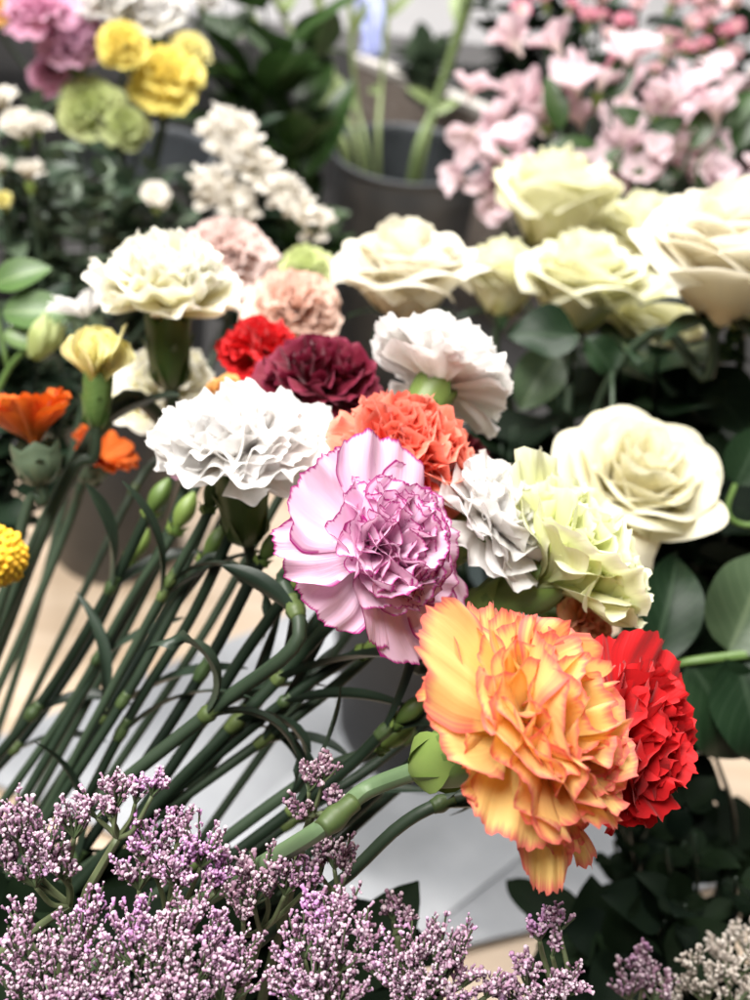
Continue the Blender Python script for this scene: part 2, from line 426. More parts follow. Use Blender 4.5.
def carnation_bloom(R, F, org, rng, N=46, hi=False, guards=None, nguard=7, ruf=.12, opn=98, td=.05, wide=1.0, dome=1.0, fold=.5, inner=1.0, skip=0, flat=1.0):
    mb = MB(); ids = iter(range(1, 400))
    nu, nv = (37, 15) if hi else (19, 9)
    gl = guards or [(360 / nguard * i + rng.uniform(-16, 16), rng.uniform(.86, 1.2), rng.uniform(.46, .66), opn + rng.uniform(-18, 10), rng.uniform(-.25, .25), rng.uniform(-.3, .2)) for i in range(nguard)]
    for az, Lf, Wf, th, tw, cu in gl:
        put(mb, petal(R, 1.14 * R * Lf, R * Wf, math.radians(10), math.radians(th), rng, ruf * .62, 17 if hi else 12, td * .8, cup=rng.uniform(-.03, .06), nu=nu + (8 if hi else 0), nv=nv + 2, uid=next(ids), twist=tw, curlend=cu, b0=.08, b1=.42), math.radians(az), F, org)
    # concentric whorls, wide and open outside, shorter and more upright towards the heart
    q = N / 40.0
    whorls = [(.88, 1.10, .50, 8), (.72, 1.09, .46, 9), (.56, 1.07, .42, 9), (.40, 1.04, .38, 8), (.25, 1.01, .34, 7), (.08, .98, .30, 5)]
    for w_, (tf, Lf, Wf, cnt) in enumerate(whorls):
        if w_ < skip: continue
        Lf *= inner
        c = max(3, int(round(cnt * q))); a0 = rng.uniform(0, 6)
        for i in range(c):
            th = math.radians(opn * tf ** flat + rng.uniform(-8, 8))
            put(mb, petal(R, R * Lf * (1 + (dome - 1) * w_ / 5) * rng.uniform(.93, 1.06), R * Wf * wide * rng.uniform(.85, 1.15), math.radians(7), th, rng, ruf * (.8 + .16 * w_), 15 if hi else 9, td * 1.1, fold=rng.uniform(-.12, fold * .5) * (.4 + .12 * w_), cup=rng.uniform(-.06, .12), nu=nu, nv=nv, uid=next(ids), b0=.12, b1=.62, twist=rng.uniform(-.3, .3), kk=2.0), a0 + (i + rng.uniform(-.22, .22)) * 2 * PI / c, F, org, tilt=rng.uniform(-.05, .05))
    return mb


def calyx_mb(R, F, org, L=None, r=None, k=0):
    """pod shaped calyx below the bloom with five pointed lobes, returns mesh and its base point"""
    L = L or .86 * R; r = r or .25 * R
    mb = MB(); ns, nz = 30, 12
    a = np.linspace(0, 2 * PI, ns + 1)[:, None]; v = np.linspace(0, 1, nz)[None]
    lobe = np.abs((a * 5 / (2 * PI)) % 1 - .5) * 2
    z = -L + v * L * (1.0 + .24 * (lobe - .3) * sm(.6, 1, v))
    rad = r * (.42 + .62 * np.sin(PI * np.clip(v * .72 + .04, 0, 1)) ** .7 + .16 * sm(.7, 1, v)) * sm(-.2, .06, v) + r * .03 * np.sin(20 * a) * np.sin(PI * v)
    P = np.stack([rad * np.cos(a), rad * np.sin(a), z + 0 * a], -1)
    U = np.stack([a / (2 * PI) * .98 + 0 * v + k, v + 0 * a], -1)
    mb.grid(P @ F.T + org, U)
    b = MB()
    for i in range(4):
        az = i * PI / 2 + .4; c = math.cos(az); s = math.sin(az)
        rr = r * (.62 if i % 2 else .7)
        pts = [np.array([c * rr * q, s * rr * q, zz]) for q, zz in ((.50, -L * 1.08), (1.02, -L * .95), (1.36, -L * .74), (1.48, -L * .52), (1.85 + .25 * (i % 2), -L * .30))]
        path = np.array(pts) @ F.T + org
        ribbon(b, spline(path, 9), r * np.array([.4, .7, .88, .92, .84, .66, .44, .22, .02]), F @ np.array([c, s, .1]), fold=-.35, uid=i)
    return mb, b, org - F[:, 2] * L * 1.02


def add_stem(root, pts, r, mat, nodes=(), rng=None, leafmat=None, leaf_len=.05, n=28, taper=.9, run_on=False):
    pts = list(pts); far = 0
    if run_on:
        while far < 6:
            q = Rc.T @ (pts[-1] - CAM); X, Y = q[0] / -q[2] * 1000 / (2 * TV) + 375, 500 - q[1] / -q[2] * 1000 / (2 * TV)
            if X < -60 or Y > 1060: break
            pts.append(pts[-1] + (unit(pts[-1] - pts[-2]) * .9 + unit(-Rc[:, 0] * .55 - Rc[:, 1] * .8) * .25) * .07); far += 1
    path = spline(pts, n + 4 * far)
    nodes = [f * n / (n + 4 * far) for f in nodes]; n = n + 4 * far
    rad = r * np.linspace(1.0, taper, n)
    mb = MB(); tube(mb, path, rad, 12, rng.randint(0, 99))
    st = mb.build('stem', mat, root)
    for f in nodes:
        i = min(int(f * (n - 1)), n - 2); p = path[i]; tdir = unit(path[i] - path[i + 1])      # towards the flower
        nb = MB(); ts = np.linspace(-1, 1, 9); fat = rng.uniform(.12, .34)
        tube(nb, p + ts[:, None] * tdir * r * rng.uniform(1.4, 2.3), r * (1.03 + fat * np.exp(-((ts + .25) / .42) ** 2)), 12, rng.randint(0, 99))
        # sheath that clasps the stem above the joint
        nb.build('node', M['node' if rng.rand() < .55 else 'nodedark'], st)
        side = unit(np.cross(tdir, Rc[:, 2])) ; q = rng.uniform(-.6, .6)
        sd = unit(side * math.cos(q) + Rc[:, 2] * math.sin(q))
        for sgn in (1, -1):
            if rng.rand() < .3: continue
            Lf = leaf_len * rng.uniform(.5, 1.25); cu = rng.uniform(.15, 1.2) if rng.rand() < .82 else rng.uniform(2.2, 3.6); cu = cu * (1 if rng.rand() < .8 else -.4)
            d0 = unit(tdir * 1.0 + sd * sgn * .42); out = sd * sgn; m = 16
            ang = np.linspace(0, 1, m) ** 1.2 * cu
            dn = unit(out - d0 * (d0 @ out))
            st_ = d0[None] * np.cos(ang)[:, None] + dn[None] * np.sin(ang)[:, None]
            st_ = st_ + Rc[:, 2][None] * .25 * np.sin(ang * 2 + q)[:, None]
            pth = p + sd * sgn * r * .9 + np.vstack([[0, 0, 0], np.cumsum(st_[:-1] * Lf / (m - 1), axis=0)])
            w = r * 1.75 * np.array([math.sin(PI * min(1, .22 + .78 * k)) ** .7 for k in np.linspace(0, 1, m)]) * rng.uniform(.6, 1.15)
            lb = MB(); ribbon(lb, pth, np.maximum(w, 2e-4), np.cross(st_[3], np.cross(d0, out)) , fold=.5, uid=rng.randint(0, 99), twist=rng.uniform(-1.2, 1.2))
            lb.build('leaf', leafmat or M['cleaf'], root)
    return st


def carnation(label, px, py, d, axis, rpx, mat, seed, stem=None, nodes=(), hi=False, group='carnations in the tilted bunch', calyx='calyx', stem_r=.0020, stem_mat='stem', leaf_len=.045, name='carnation', **kw):
    rng = RS(seed); R = rpx * sc(d); F = frame(cdir(axis)); org = at(px, py, d)
    root = thing(name, org, label, 'carnation', group)
    cm, br, cb = calyx_mb(R, F, org + F[:, 2] * .10 * R, k=seed % 50)
    carnation_bloom(R, F, org - F[:, 2] * .18 * R, rng, hi=hi, **kw).build('bloom', M[mat], root)
    co = cm.build('calyx', M[calyx], root); br.build('bract', M[calyx], co)
    if stem:
        pts = [cb + F[:, 2] * .06 * R, cb - F[:, 2] * .55 * R] + [at(*p) for p in stem]
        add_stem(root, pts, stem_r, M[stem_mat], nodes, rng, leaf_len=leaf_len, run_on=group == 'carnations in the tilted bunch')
    return root


# ------------------------------------------------------------------ the carnation bunch
BUNCH = 'carnations in the tilted bunch'
carnation('open orange and yellow carnation with coral picotee edges, in front of the red one', 504, 736, .27, (.77, .43, .47), 137, 'orange', 11,
          stem=[(325, 826, .276), (250, 872, .298), (120, 950, .315), (20, 1010, .31)], nodes=(.34, .8), hi=True, stem_r=.0026, stem_mat='stempale', leaf_len=.022,
          guards=[(128, 1.04, .50, 90, .1, 0), (168, 1.26, .50, 94, -.15, .1), (198, 1.02, .46, 100, .25, 0), (228, .84, .38, 96, -.3, .2), (262, .95, .38, 92, .45, .2), (297, 1.20, .20, 104, 1.1, .2), (326, 1.22, .28, 100, -.6, .3), (306, .98, .36, 90, .2, .1), (95, 1.06, .46, 92, .2, 0), (60, 1.0, .46, 86, 0, 0), (20, .98, .5, 84, 0, 0)], N=27, opn=94, ruf=.095, td=.05, wide=1.42, flat=.72, fold=.7)
carnation('lilac carnation with thin purple picotee edge on every petal', 368, 552, .305, (.62, .22, .72), 112, 'picotee', 5,
          stem=[(298, 640, .325), (220, 704, .34), (100, 800, .35), (-30, 910, .37)], nodes=(.30, .62), hi=True, stem_r=.0024,
          guards=[(90, 1.12, .54, 88, .05, .1), (143, 1.02, .60, 92, -.1, .1), (190, 1.14, .34, 98, .35, -.3), (222, .90, .46, 100, .1, .2), (284, .92, .36, 96, -.45, .1), (310, 1.16, .50, 98, .1, 0), (336, 1.2, .50, 94, 0, 0), (45, 1.0, .5, 86, 0, 0), (5, .98, .5, 86, 0, 0)], N=36, opn=84, ruf=.10, td=.04, inner=.84, skip=1, wide=1.1)
carnation('coral carnation half hidden behind the lilac one', 396, 470, .345, (.50, .66, .5), 86, 'coral', 21, ruf=.14, N=54, td=.09, stem=[(330, 600, .37), (230, 740, .375), (60, 960, .385)], nodes=(.35, .7))
carnation('white carnation with wide flat petals left of the lilac one', 240, 472, .36, (-.03, .84, .46), 101, 'white', 33, hi=True, ruf=.15, N=27, td=.05, wide=1.12, opn=88, dome=.92, fold=.9, flat=.85, calyx='calyxdark',
          stem=[(205, 560, .385), (130, 690, .385), (20, 860, .39)], nodes=(.35, .72))
carnation('white carnation seen from its green calyx side under the cream rose', 432, 394, .375, (.42, .80, -.26), 86, 'white', 44, hi=True, ruf=.12, N=26, td=.05, wide=1.2, opn=90, stem=[(405, 470, .40), (330, 600, .40), (200, 760, .40)])
carnation('white carnation squeezed behind the right side of the lilac one', 474, 530, .34, (.70, .55, .42), 84, 'white', 45, ruf=.13, N=28, wide=1.15, td=.05, stem=[(400, 620, .36), (330, 690, .365), (180, 800, .37), (0, 930, .38)], nodes=(.4, .7))
carnation('pale lime green and white carnation above the red one', 534, 582, .345, (.76, .58, .28), 118, 'limewhite', 56, hi=True, ruf=.12, N=24, td=.035, wide=1.3, opn=60, flat=.8, calyx='calyx', stem=[(470, 680, .37), (380, 760, .37), (300, 815, .37), (150, 930, .37)], nodes=(.55, .8))
carnation('small peach carnation tucked under the lime green one', 572, 622, .355, (.62, -.1, .5), 46, 'peach', 61, ruf=.12, N=24, stem=[(520, 680, .38), (430, 760, .38), (330, 850, .38)])
carnation('bright red carnation right of the orange one', 604, 738, .305, (.72, .12, .6), 101, 'red', 71, hi=True, ruf=.10, N=20, td=.05, wide=1.3, opn=88, stem=[(545, 772, .32), (450, 800, .305), (400, 826, .305), (345, 878, .308), (280, 925, .312), (180, 1010, .32)], nodes=(.46,), leaf_len=.03)
carnation('wine red carnation above the coral one', 318, 400, .41, (.12, .72, .55), 74, 'burgundy', 81, ruf=.12, N=22, wide=1.2, td=.04, stem=[(290, 480, .43), (200, 640, .43), (60, 850, .43)])
carnation('red carnation peeping out behind the wine red one', 262, 362, .44, (.08, .8, .5), 50, 'red', 91, ruf=.13, N=26, stem=[(240, 440, .45), (160, 620, .45), (20, 840, .45)], nodes=(.5,))
carnation('very dark red carnation mostly hidden below the right white one', 452, 470, .40, (.45, .6, .4), 46, 'darkred', 101, ruf=.13, N=24, stem=[(400, 560, .42), (300, 700, .42)])
carnation('cream carnation with yellow heart rising above the yellow bud', 168, 322, .45, (.05, .88, .44), 86, 'cream', 111, ruf=.12, N=34, td=.04, wide=1.15, opn=72, dome=1.2, flat=.85, calyx='calyxdark', hi=True,
          stem=[(128, 396, .445), (78, 462, .44), (40, 535, .44), (0, 640, .44), (-40, 740, .44)], nodes=(.42,), stem_r=.0034)
carnation('shaded cream carnation underneath the big cream one', 168, 398, .50, (.1, .6, .6), 60, 'cream', 121, ruf=.13, N=26, stem=[(140, 480, .51), (60, 640, .5), (-20, 800, .5)], nodes=(.5,))
carnation('half open pale yellow carnation bud with long green calyx', 98, 384, .425, (.12, .97, .2), 56, 'paleyellow', 131, ruf=.06, N=26, opn=21, td=.05, calyx='fresh', stem=[(72, 470, .43), (30, 560, .43), (-30, 690, .43)], stem_r=.0026)
carnation('dusty pink ruffled carnation behind the big cream one', 226, 268, .58, (.1, .7, .65), 54, 'dustpink', 141, ruf=.12, N=48, opn=108, dome=1.1, stem=[(205, 380, .6), (160, 520, .6)], group='carnations behind the bunch')
carnation('peach pink ruffled carnation left of the cream rose', 294, 320, .53, (.15, .7, .65), 54, 'peachpink', 151, ruf=.12, N=48, opn=108, dome=1.1, stem=[(270, 420, .56), (200, 560, .56)], group='carnations behind the bunch')
carnation('apricot carnation sliver at the upper edge of the left white one', 224, 402, .42, (-.1, .9, .2), 26, 'apricot', 161, N=16, opn=45, stem=[(205, 470, .43), (120, 640, .43)])
carnation('small white carnation peeping out between lilac, lime green and orange ones', 528, 642, .335, (.2, .9, .2), 32, 'white', 171, N=16, stem=[(480, 710, .35), (380, 790, .36)])
carnation('small lilac carnation barely showing beneath the left white one', 181, 462, .40, (-.3, -.1, .8), 17, 'pink', 181, N=14, stem=[(165, 540, .41), (90, 680, .41)])
carnation('pale lime carnation behind the peach pink one', 305, 272, .64, (.1, .7, .65), 30, 'lime', 191, N=24, stem=[(290, 380, .66), (240, 520, .66)], group='carnations behind the bunch')

# green buds and plain stems of the same bunch
BUDS = [
    (208, 508, .37, (.30, .95, .1), [(160, 600, .38), (95, 720, .385), (30, 840, .39)], 'plump green carnation bud under the left white bloom'),
    (236, 520, .375, (.35, .9, .1), [(190, 620, .385), (128, 720, .39), (40, 890, .395)], 'darker green carnation bud touching the lilac bloom'),
    (150, 512, .41, (.5, .85, .1), [(110, 590, .415), (50, 690, .42), (-30, 790, .42)], 'slim green carnation bud in front of the left bucket'),
    (176, 528, .40, (.45, .85, .1), [(130, 600, .405), (70, 705, .41), (-10, 820, .41)], 'green carnation bud left of the beige floor gap'),
    (262, 560, .365, (.5, .8, .1), [(215, 650, .375), (160, 740, .38), (90, 840, .385)], 'upright dark carnation bud beneath the left white bloom'),
    (290, 590, .36, (.55, .8, .1), [(240, 660, .37), (190, 740, .375), (100, 870, .38)], 'dark carnation bud just left of the lilac bloom'),
    (338, 618, .35, (.75, .6, .1), [(285, 672, .36), (200, 760, .365), (110, 850, .37)], 'carnation bud under the hanging lilac petal'),
    (362, 652, .355, (.85, .4, .1), [(300, 690, .36), (230, 745, .365), (120, 840, .37)], 'nearly level carnation bud against the dark bucket'),
    (396, 722, .335, (.75, .6, .1), [(350, 765, .34), (290, 812, .345), (190, 890, .35)], 'green carnation bud beside the orange bloom'),
    (380, 746, .345, (.8, .5, .1), [(320, 772, .35), (250, 820, .355), (150, 900, .36)], 'slim carnation bud lying low across the white paper'),
    (206, 560, .39, (.5, .85, .1), [(150, 640, .40), (85, 745, .40), (0, 880, .40)], 'small carnation bud between the parallel stems'),
    (130, 560, .43, (.5, .85, .1), [(90, 640, .435), (30, 730, .435), (-40, 810, .435)], 'outermost carnation bud at the left bucket foot'),
]
for i, (px, py, d, ax, st, lab) in enumerate(BUDS):
    rng = RS(300 + i); F = frame(cdir(ax)); org = at(px, py, d); R = rng.uniform(15, 21) * sc(d)
    root = thing('carnation_bud', org, lab, 'carnation bud', 'green carnation buds in the bunch')
    mb = MB(); ns, nz = 24, 12
    a = np.linspace(0, 2 * PI, ns + 1)[:, None]; v = np.linspace(0, 1, nz)[None]
    rad = R * .52 * np.sin(PI * np.clip(v * .93 + .05, 0, 1)) ** .75 * (1 + .06 * np.cos(5 * a) * v)
    P = np.stack([rad * np.cos(a), rad * np.sin(a), v * R * 2.1 + 0 * a], -1); U = np.stack([a / 6.284 * .98 + 0 * v, v + 0 * a], -1)
    mb.grid(P @ F.T + org, U); bud = mb.build('bud', M['calyx' if i % 2 else 'calyxdark'], root)
    cm, br, cb = calyx_mb(R * 1.2, F, org + F[:, 2] * R * .6, L=R * 1.0, r=R * .5, k=i); br.build('bract', M['calyx'], bud)
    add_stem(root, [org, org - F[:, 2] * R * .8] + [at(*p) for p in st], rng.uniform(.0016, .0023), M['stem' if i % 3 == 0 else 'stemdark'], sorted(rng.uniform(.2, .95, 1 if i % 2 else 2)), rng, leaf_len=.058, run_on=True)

# ------------------------------------------------------------------ ray flowers, pompon
def ray_flower(label, px, py, d, axis, rpx, mat, seed, n, th, wf, stem, cx=True, name='daisy', cat='flower'):
    rng = RS(seed); R = rpx * sc(d); F = frame(cdir(axis)); org = at(px, py, d)
    root = thing(name, org, label, cat)
    mb = MB()
    for i in range(n):
        put(mb, petal(R, R * rng.uniform(.95, 1.15), R * wf * rng.uniform(.8, 1.15), math.radians(25), math.radians(th + rng.uniform(-14, 14)), rng, .05, 5, .05, fold=.1, nu=11, nv=8, uid=i + 1, b0=.0, b1=.4), i * 2.4 + rng.uniform(-.2, .2), F, org)
    mb.build('bloom', M[mat], root)
    cm, br, cb = calyx_mb(R * .8, F, org + F[:, 2] * .1 * R, L=R * .6, r=R * .36)
    c = cm.build('calyx', M['greyleaf'], root); br.build('bract', M['greyleaf'], c)
    add_stem(root, [cb + F[:, 2] * .1 * R, cb - F[:, 2] * R * .3] + [at(*p) for p in stem], .0022, M['stem'], (), rng, run_on=True)
    return root


ray_flower('orange daisy like bloom with grey green cup at the left edge', 36, 452, .415, (-.10, .97, .15), 62, 'ray', 401, 44, 42, .26, [(30, 500, .42), (5, 590, .42), (-30, 690, .42)])
ray_flower('smaller orange bloom behind the thick diagonal stem', 95, 466, .47, (.45, .6, .3), 40, 'ray', 402, 34, 60, .26, [(70, 520, .48), (20, 640, .48)])
ray_flower('white daisy like bloom with thin petals behind the yellow bud', 88, 322, .52, (-.2, .9, .3), 42, 'white', 403, 22, 62, .13, [(80, 420, .54), (50, 560, .54)])

rng = RS(410); o = at(-4, 557, .385); rt = thing('pompon_flower', o, 'round golden yellow pompon flower at the left edge', 'flower')
mb = MB(); R = 31 * sc(.385)
for i in range(150):
    ct = 1 - 2 * (i + .5) / 150; ph = i * 2.39996; s_ = math.sqrt(1 - ct * ct); n = np.array([s_ * math.cos(ph), s_ * math.sin(ph), ct])
    a = np.linspace(0, 2 * PI, 9)[:, None]; v = np.linspace(0, 1, 5)[None]; f = frame(n); rr = R * .11 * np.cos(v * PI / 2) * (1 + 0 * a)
    rr = rr * rng.uniform(.7, 1.35); P = np.stack([rr * np.cos(a), rr * np.sin(a), R * (rng.uniform(.82, .95) + .16 * np.sin(v * PI / 2)) + 0 * a], -1)
    mb.grid(P @ f.T + o, np.zeros(P.shape[:2] + (2,)))
a = np.linspace(0, 2 * PI, 25)[:, None]; v = np.linspace(0, PI, 13)[None]
P = np.stack([np.sin(v) * np.cos(a), np.sin(v) * np.sin(a), np.cos(v) + 0 * a], -1) * R * .92
mb.grid(P + o, np.zeros(P.shape[:2] + (2,))); mb.build('bloom', M['pompon'], rt)
mb = MB(); tube(mb, spline([o, at(-20, 640, .39), at(-60, 760, .39)], 12), .0015, 8); mb.build('stem', M['stem'], rt)


# ------------------------------------------------------------------ roses
def rose_petal(R, r0, h, phi, flare, lip, rng, uid, nu=17, nv=11, point=.1, skew=.12):
    u = np.linspace(-1, 1, nu)[:, None]; v = np.linspace(0, 1, nv)[None]
    top = 1 - .36 * np.abs(u) ** 2.2 + point * np.exp(-(u / .3) ** 2)
    wv = np.sin(PI * .5 * np.clip(v * 1.35 + .12, 0, 1)) ** .8
    s = v * top
    r = r0 * (.28 + .72 * np.sin(np.clip(s * 1.15, 0, 1) * PI / 2) ** .8) + R * flare * s ** 2.2 + R * lip * sm(.66, 1.02, v) + R * skew * u * r0 / R
    z = h * s - R * (flare * .22 * s ** 3 + lip * .85 * sm(.80, 1.04, v))
    p = rng.uniform(0, 6, 3)
    r = r + R * .035 * np.sin(3.1 * u + p[0]) * v ** 2 + R * .018 * np.sin(7 * u + p[1] + 3 * v) * v ** 2
    z = z + R * .03 * np.sin(4 * u + p[2]) * v ** 2
    a = u * phi * wv * np.clip(r0 / np.maximum(r, 1e-6), .62, 1) 
    P = np.stack([r * np.cos(a), r * np.sin(a), z], -1)
    e = 1 - np.minimum(1 - v + 0 * u, 1 - np.abs(u) + .5 * sm(.6, .2, v)); U = np.stack([u * .49 + .5 + 0 * v + uid, e * .5 + v * .5], -1)
    return P, U


def rose_parts(rng, n=26, openness=1.0, R=1.0):
    """unit rose: returns bloom and sepal builders in its own frame"""
    mb = MB(); g = 2.39996; a = rng.uniform(0, 6)
    I = np.eye(3); O = np.zeros(3)
    for i in range(n):
        t = i / (n - 1)
        r0 = R * (.10 + .54 * t ** .8); h = R * (1.38 - .20 * t + rng.uniform(-.05, .05)); phi = 1.9 - .72 * t
        fl = openness * (.03 + .34 * max(0, t - .2) ** 1.1); lip = openness * (.04 + .10 * sm(.1, .5, t) + .07 * sm(.6, 1, t)) * rng.uniform(.5, 1.5)
        put(mb, rose_petal(R, r0, h, phi, fl, lip, rng, i + 1, point=.03 * t * rng.rand()), a + i * g + rng.uniform(-.25, .25), I, O, tilt=rng.uniform(-.07, .09) * t, dz=-R * .16 * t)
    sp = MB()
    for i in range(5):
        a = i * 1.2566; leaf(sp, np.array([.16 * R * math.cos(a), .16 * R * math.sin(a), -.12 * R]), np.array([math.cos(a), math.sin(a), .25]), np.array([0, 0, 1.]), R * .8, R * .13, .9, i)
    av = np.linspace(0, 2 * PI, 17)[:, None]; v = np.linspace(0, 1, 8)[None]; rr = R * (.05 + .22 * np.sin(v * PI / 2)) + 0 * av
    sp.grid(np.stack([rr * np.cos(av), rr * np.sin(av), R * (-.36 + .42 * v) + 0 * av], -1), np.stack([av / 7 + 0 * v, v + 0 * av], -1))
    return mb, sp


ROSE = []
for k, (n, op) in enumerate(((46, .9), (42, .75), (48, 1.0))):
    b, s_ = rose_parts(RS(500 + k), n, op); ROSE.append((b, s_))


def rose(label, px, py, d, axis, rpx, mat, kind, spin, stem, leaves=(), group='cream roses'):
    R = rpx * sc(d); F = frame(cdir(axis)) @ rz(spin); org = at(px, py, d)
    root = thing('rose', org, label, 'rose', group)
    for part, nm, m in ((0, 'bloom', mat), (1, 'sepals', 'roseleaf')):
        mb = MB(); src = ROSE[kind][part]; off = 0
        for V, T_, Q in zip(src.V, src.T, src.F):
            mb.raw(V * R @ F.T + org, Q - Q.min(), T_)
        mb.build(nm, M[m], root)
    rng = RS(int(px * 7 + py))
    path = spline([org - F[:, 2] * .2 * R, org - F[:, 2] * .9 * R] + [at(*p) for p in stem], 20)
    mb = MB(); tube(mb, path, .0026, 10); lbs = []
    for (lx, ly, ld, dx, dy, dz, L, W, lit) in leaves:
        lb = MB(); b = at(lx, ly, ld); leaf(lb, b, cdir((dx, dy, dz)), Rc[:, 2] * .7 + np.array([0, 0, .5]), L, W, .5, rng.randint(0, 60), nv=17, nu=9, wav=.12, fold=.34)
        i = int(np.argmin(np.linalg.norm(path - b, axis=1)))
        if np.linalg.norm(path[i] - b) > .003: tube(mb, spline([path[i], b], 6), .0011, 6)
        lbs.append((lb, lit))
    mb.build('stem', M['stem'], root)
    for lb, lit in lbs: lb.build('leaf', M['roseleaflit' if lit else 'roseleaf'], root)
    return root


rose('wide open cream rose in front of the grey bucket', 405, 310, .56, (.02, .86, .50), 68, 'rose_cream', 2, .4, [(430, 420, .58), (470, 600, .60)])
rose('large cream rose cut off by the right edge', 718, 304, .50, (.0, .86, .50), 90, 'rose_cream', 0, 1.3, [(660, 330, .53), (600, 400, .56), (560, 560, .58)])
rose('pale yellow rose highest of the roses below the pink lilies', 550, 240, .68, (.03, .9, .44), 68, 'rose_yellow', 1, 2.2, [(560, 320, .7), (560, 460, .7)])
rose('pale yellow rose above the big dark leaf', 576, 320, .60, (.06, .88, .46), 66, 'rose_yellow', 0, 3.1, [(570, 380, .62), (560, 500, .62)],
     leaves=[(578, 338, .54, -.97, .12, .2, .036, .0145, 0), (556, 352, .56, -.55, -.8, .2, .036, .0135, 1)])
rose('pale yellow rose squeezed between two paler roses', 500, 308, .64, (.05, .92, .38), 52, 'rose_yellow', 1, .9, [(510, 400, .66), (520, 520, .66)])
rose('ivory rose alone among the dark leaves', 620, 514, .47, (.14, .64, .74), 78, 'rose_white', 2, 2.3, [(630, 600, .5), (600, 760, .52)],
     leaves=[(668, 566, .51, .3, -.9, .1, .04, .014, 0), (612, 372, .53, -.5, .7, .3, .022, .010, 0)])
rose('pale yellow rose wedged against the large cream rose', 634, 268, .70, (.12, .86, .5), 56, 'rose_yellow', 2, 4.2, [(640, 380, .72), (620, 520, .72)])
rose('yellow rose low in shade behind the crossing stem', 640, 356, .64, (.2, .85, .45), 60, 'rose_yellow', 0, 5.0, [(640, 440, .66), (620, 560, .66)],
     leaves=[(640, 350, .6, .45, -.75, .2, .05, .018, 0)])
rose('creamy yellow rose beneath the large cream rose', 742, 318, .58, (-.1, .85, .45), 64, 'rose_yellow', 2, 1.7, [(720, 420, .6), (680, 560, .6)],
     leaves=[(690, 372, .58, .6, -.6, .3, .05, .018, 0)])


# ------------------------------------------------------------------ leafy plants
def bush(name, label, cat, px, py, d, rx, ry_, rd, n, L, W, mat, seed, group=None, stems=6, up=.6, base=None, stemmat='stemdark'):
    """leaves carried on several stems that fan out of one root point"""
    rng = RS(seed); org = at(*(base or (px, py + ry_ * 1.2, d))); root = thing(name, org, label, cat, group)
    sb, lb = MB(), MB(); s = sc(d); wup = np.array([0, 0, 1.])
    per = max(1, n // stems); uid = 0
    for k in range(stems):
        q = rng.normal(0, .55, 3); q = q / max(1, np.linalg.norm(q))
        tip = at(px, py, d) + Rc[:, 0] * q[0] * rx * s + Rc[:, 1] * (q[1] * .5 + .35) * ry_ * s * 1.4 + Rc[:, 2] * q[2] * rd
        mid = (org + tip) / 2 + rng.normal(0, .01, 3); path = spline([org, mid, tip], 14)
        tube(sb, path, np.linspace(.0022, .0008, 14), 7, k)
        for j in range(per):
            t = rng.uniform(.15, 1.0); p = path[min(13, int(t * 13.9))]; az = j * 2.4 + k
            tg = unit(path[-1] - path[0]); f = frame(tg); out = f[:, 0] * math.cos(az) + f[:, 1] * math.sin(az)
            leaf(lb, p + out * .002, unit(out + tg * up + wup * rng.uniform(-.3, .4) + rng.normal(0, .25, 3)), unit(tg + wup + rng.normal(0, .2, 3)), L * rng.uniform(.6, 1.25), W * rng.uniform(.7, 1.2), rng.uniform(-.1, 1.0), uid % 90, wav=.06); uid += 1
    sb.build('stem', M[stemmat], root); lb.build('foliage', M[mat], root)
    return root


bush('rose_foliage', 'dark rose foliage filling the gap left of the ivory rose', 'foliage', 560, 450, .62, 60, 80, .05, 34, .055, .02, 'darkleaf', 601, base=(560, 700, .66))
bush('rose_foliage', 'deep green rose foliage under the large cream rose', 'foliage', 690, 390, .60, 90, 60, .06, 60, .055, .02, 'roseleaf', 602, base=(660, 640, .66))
bush('rose_foliage', 'shade-dark foliage right of the ivory rose', 'foliage', 725, 520, .56, 60, 110, .05, 40, .055, .02, 'darkleaf', 603, base=(700, 760, .62))
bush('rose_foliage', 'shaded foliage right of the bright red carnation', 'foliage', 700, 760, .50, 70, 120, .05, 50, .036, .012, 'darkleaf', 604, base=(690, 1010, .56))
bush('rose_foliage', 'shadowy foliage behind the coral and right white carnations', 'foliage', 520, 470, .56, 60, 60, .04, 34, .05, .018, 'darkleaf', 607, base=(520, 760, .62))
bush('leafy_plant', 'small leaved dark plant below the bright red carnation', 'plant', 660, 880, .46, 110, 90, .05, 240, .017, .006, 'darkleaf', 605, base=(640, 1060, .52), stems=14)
bush('leafy_plant', 'broad leaved shade-dark plant behind the white and mauve sprigs', 'plant', 610, 960, .44, 90, 70, .03, 60, .032, .011, 'darkleaf', 606, base=(600, 1080, .5))
# three big rose leaves on the arching green stem at the right edge
rng = RS(620); org = at(775, 652, .43); rt = thing('rose_shoot', org, 'arching light green shoot with big leaves at the right edge', 'rose shoot')
mb = MB(); pth = spline([org, at(700, 660, .43), at(650, 668, .44), at(600, 672, .455)], 14); tube(mb, pth, np.linspace(.0022, .0012, 14), 9); mb.build('stem', M['fresh'], rt)
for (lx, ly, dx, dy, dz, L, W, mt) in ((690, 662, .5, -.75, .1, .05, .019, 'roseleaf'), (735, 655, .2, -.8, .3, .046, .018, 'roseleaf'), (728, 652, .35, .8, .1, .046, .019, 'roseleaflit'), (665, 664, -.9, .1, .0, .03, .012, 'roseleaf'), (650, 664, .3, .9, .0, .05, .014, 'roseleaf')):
    lb = MB(); leaf(lb, at(lx, ly, .432), cdir((dx, dy, dz)), Rc[:, 2] + np.array([0, 0, .4]), L, W, .7, rng.randint(0, 50), nv=17, nu=9, wav=.12, fold=.34); lb.build('leaf', M[mt], rt)
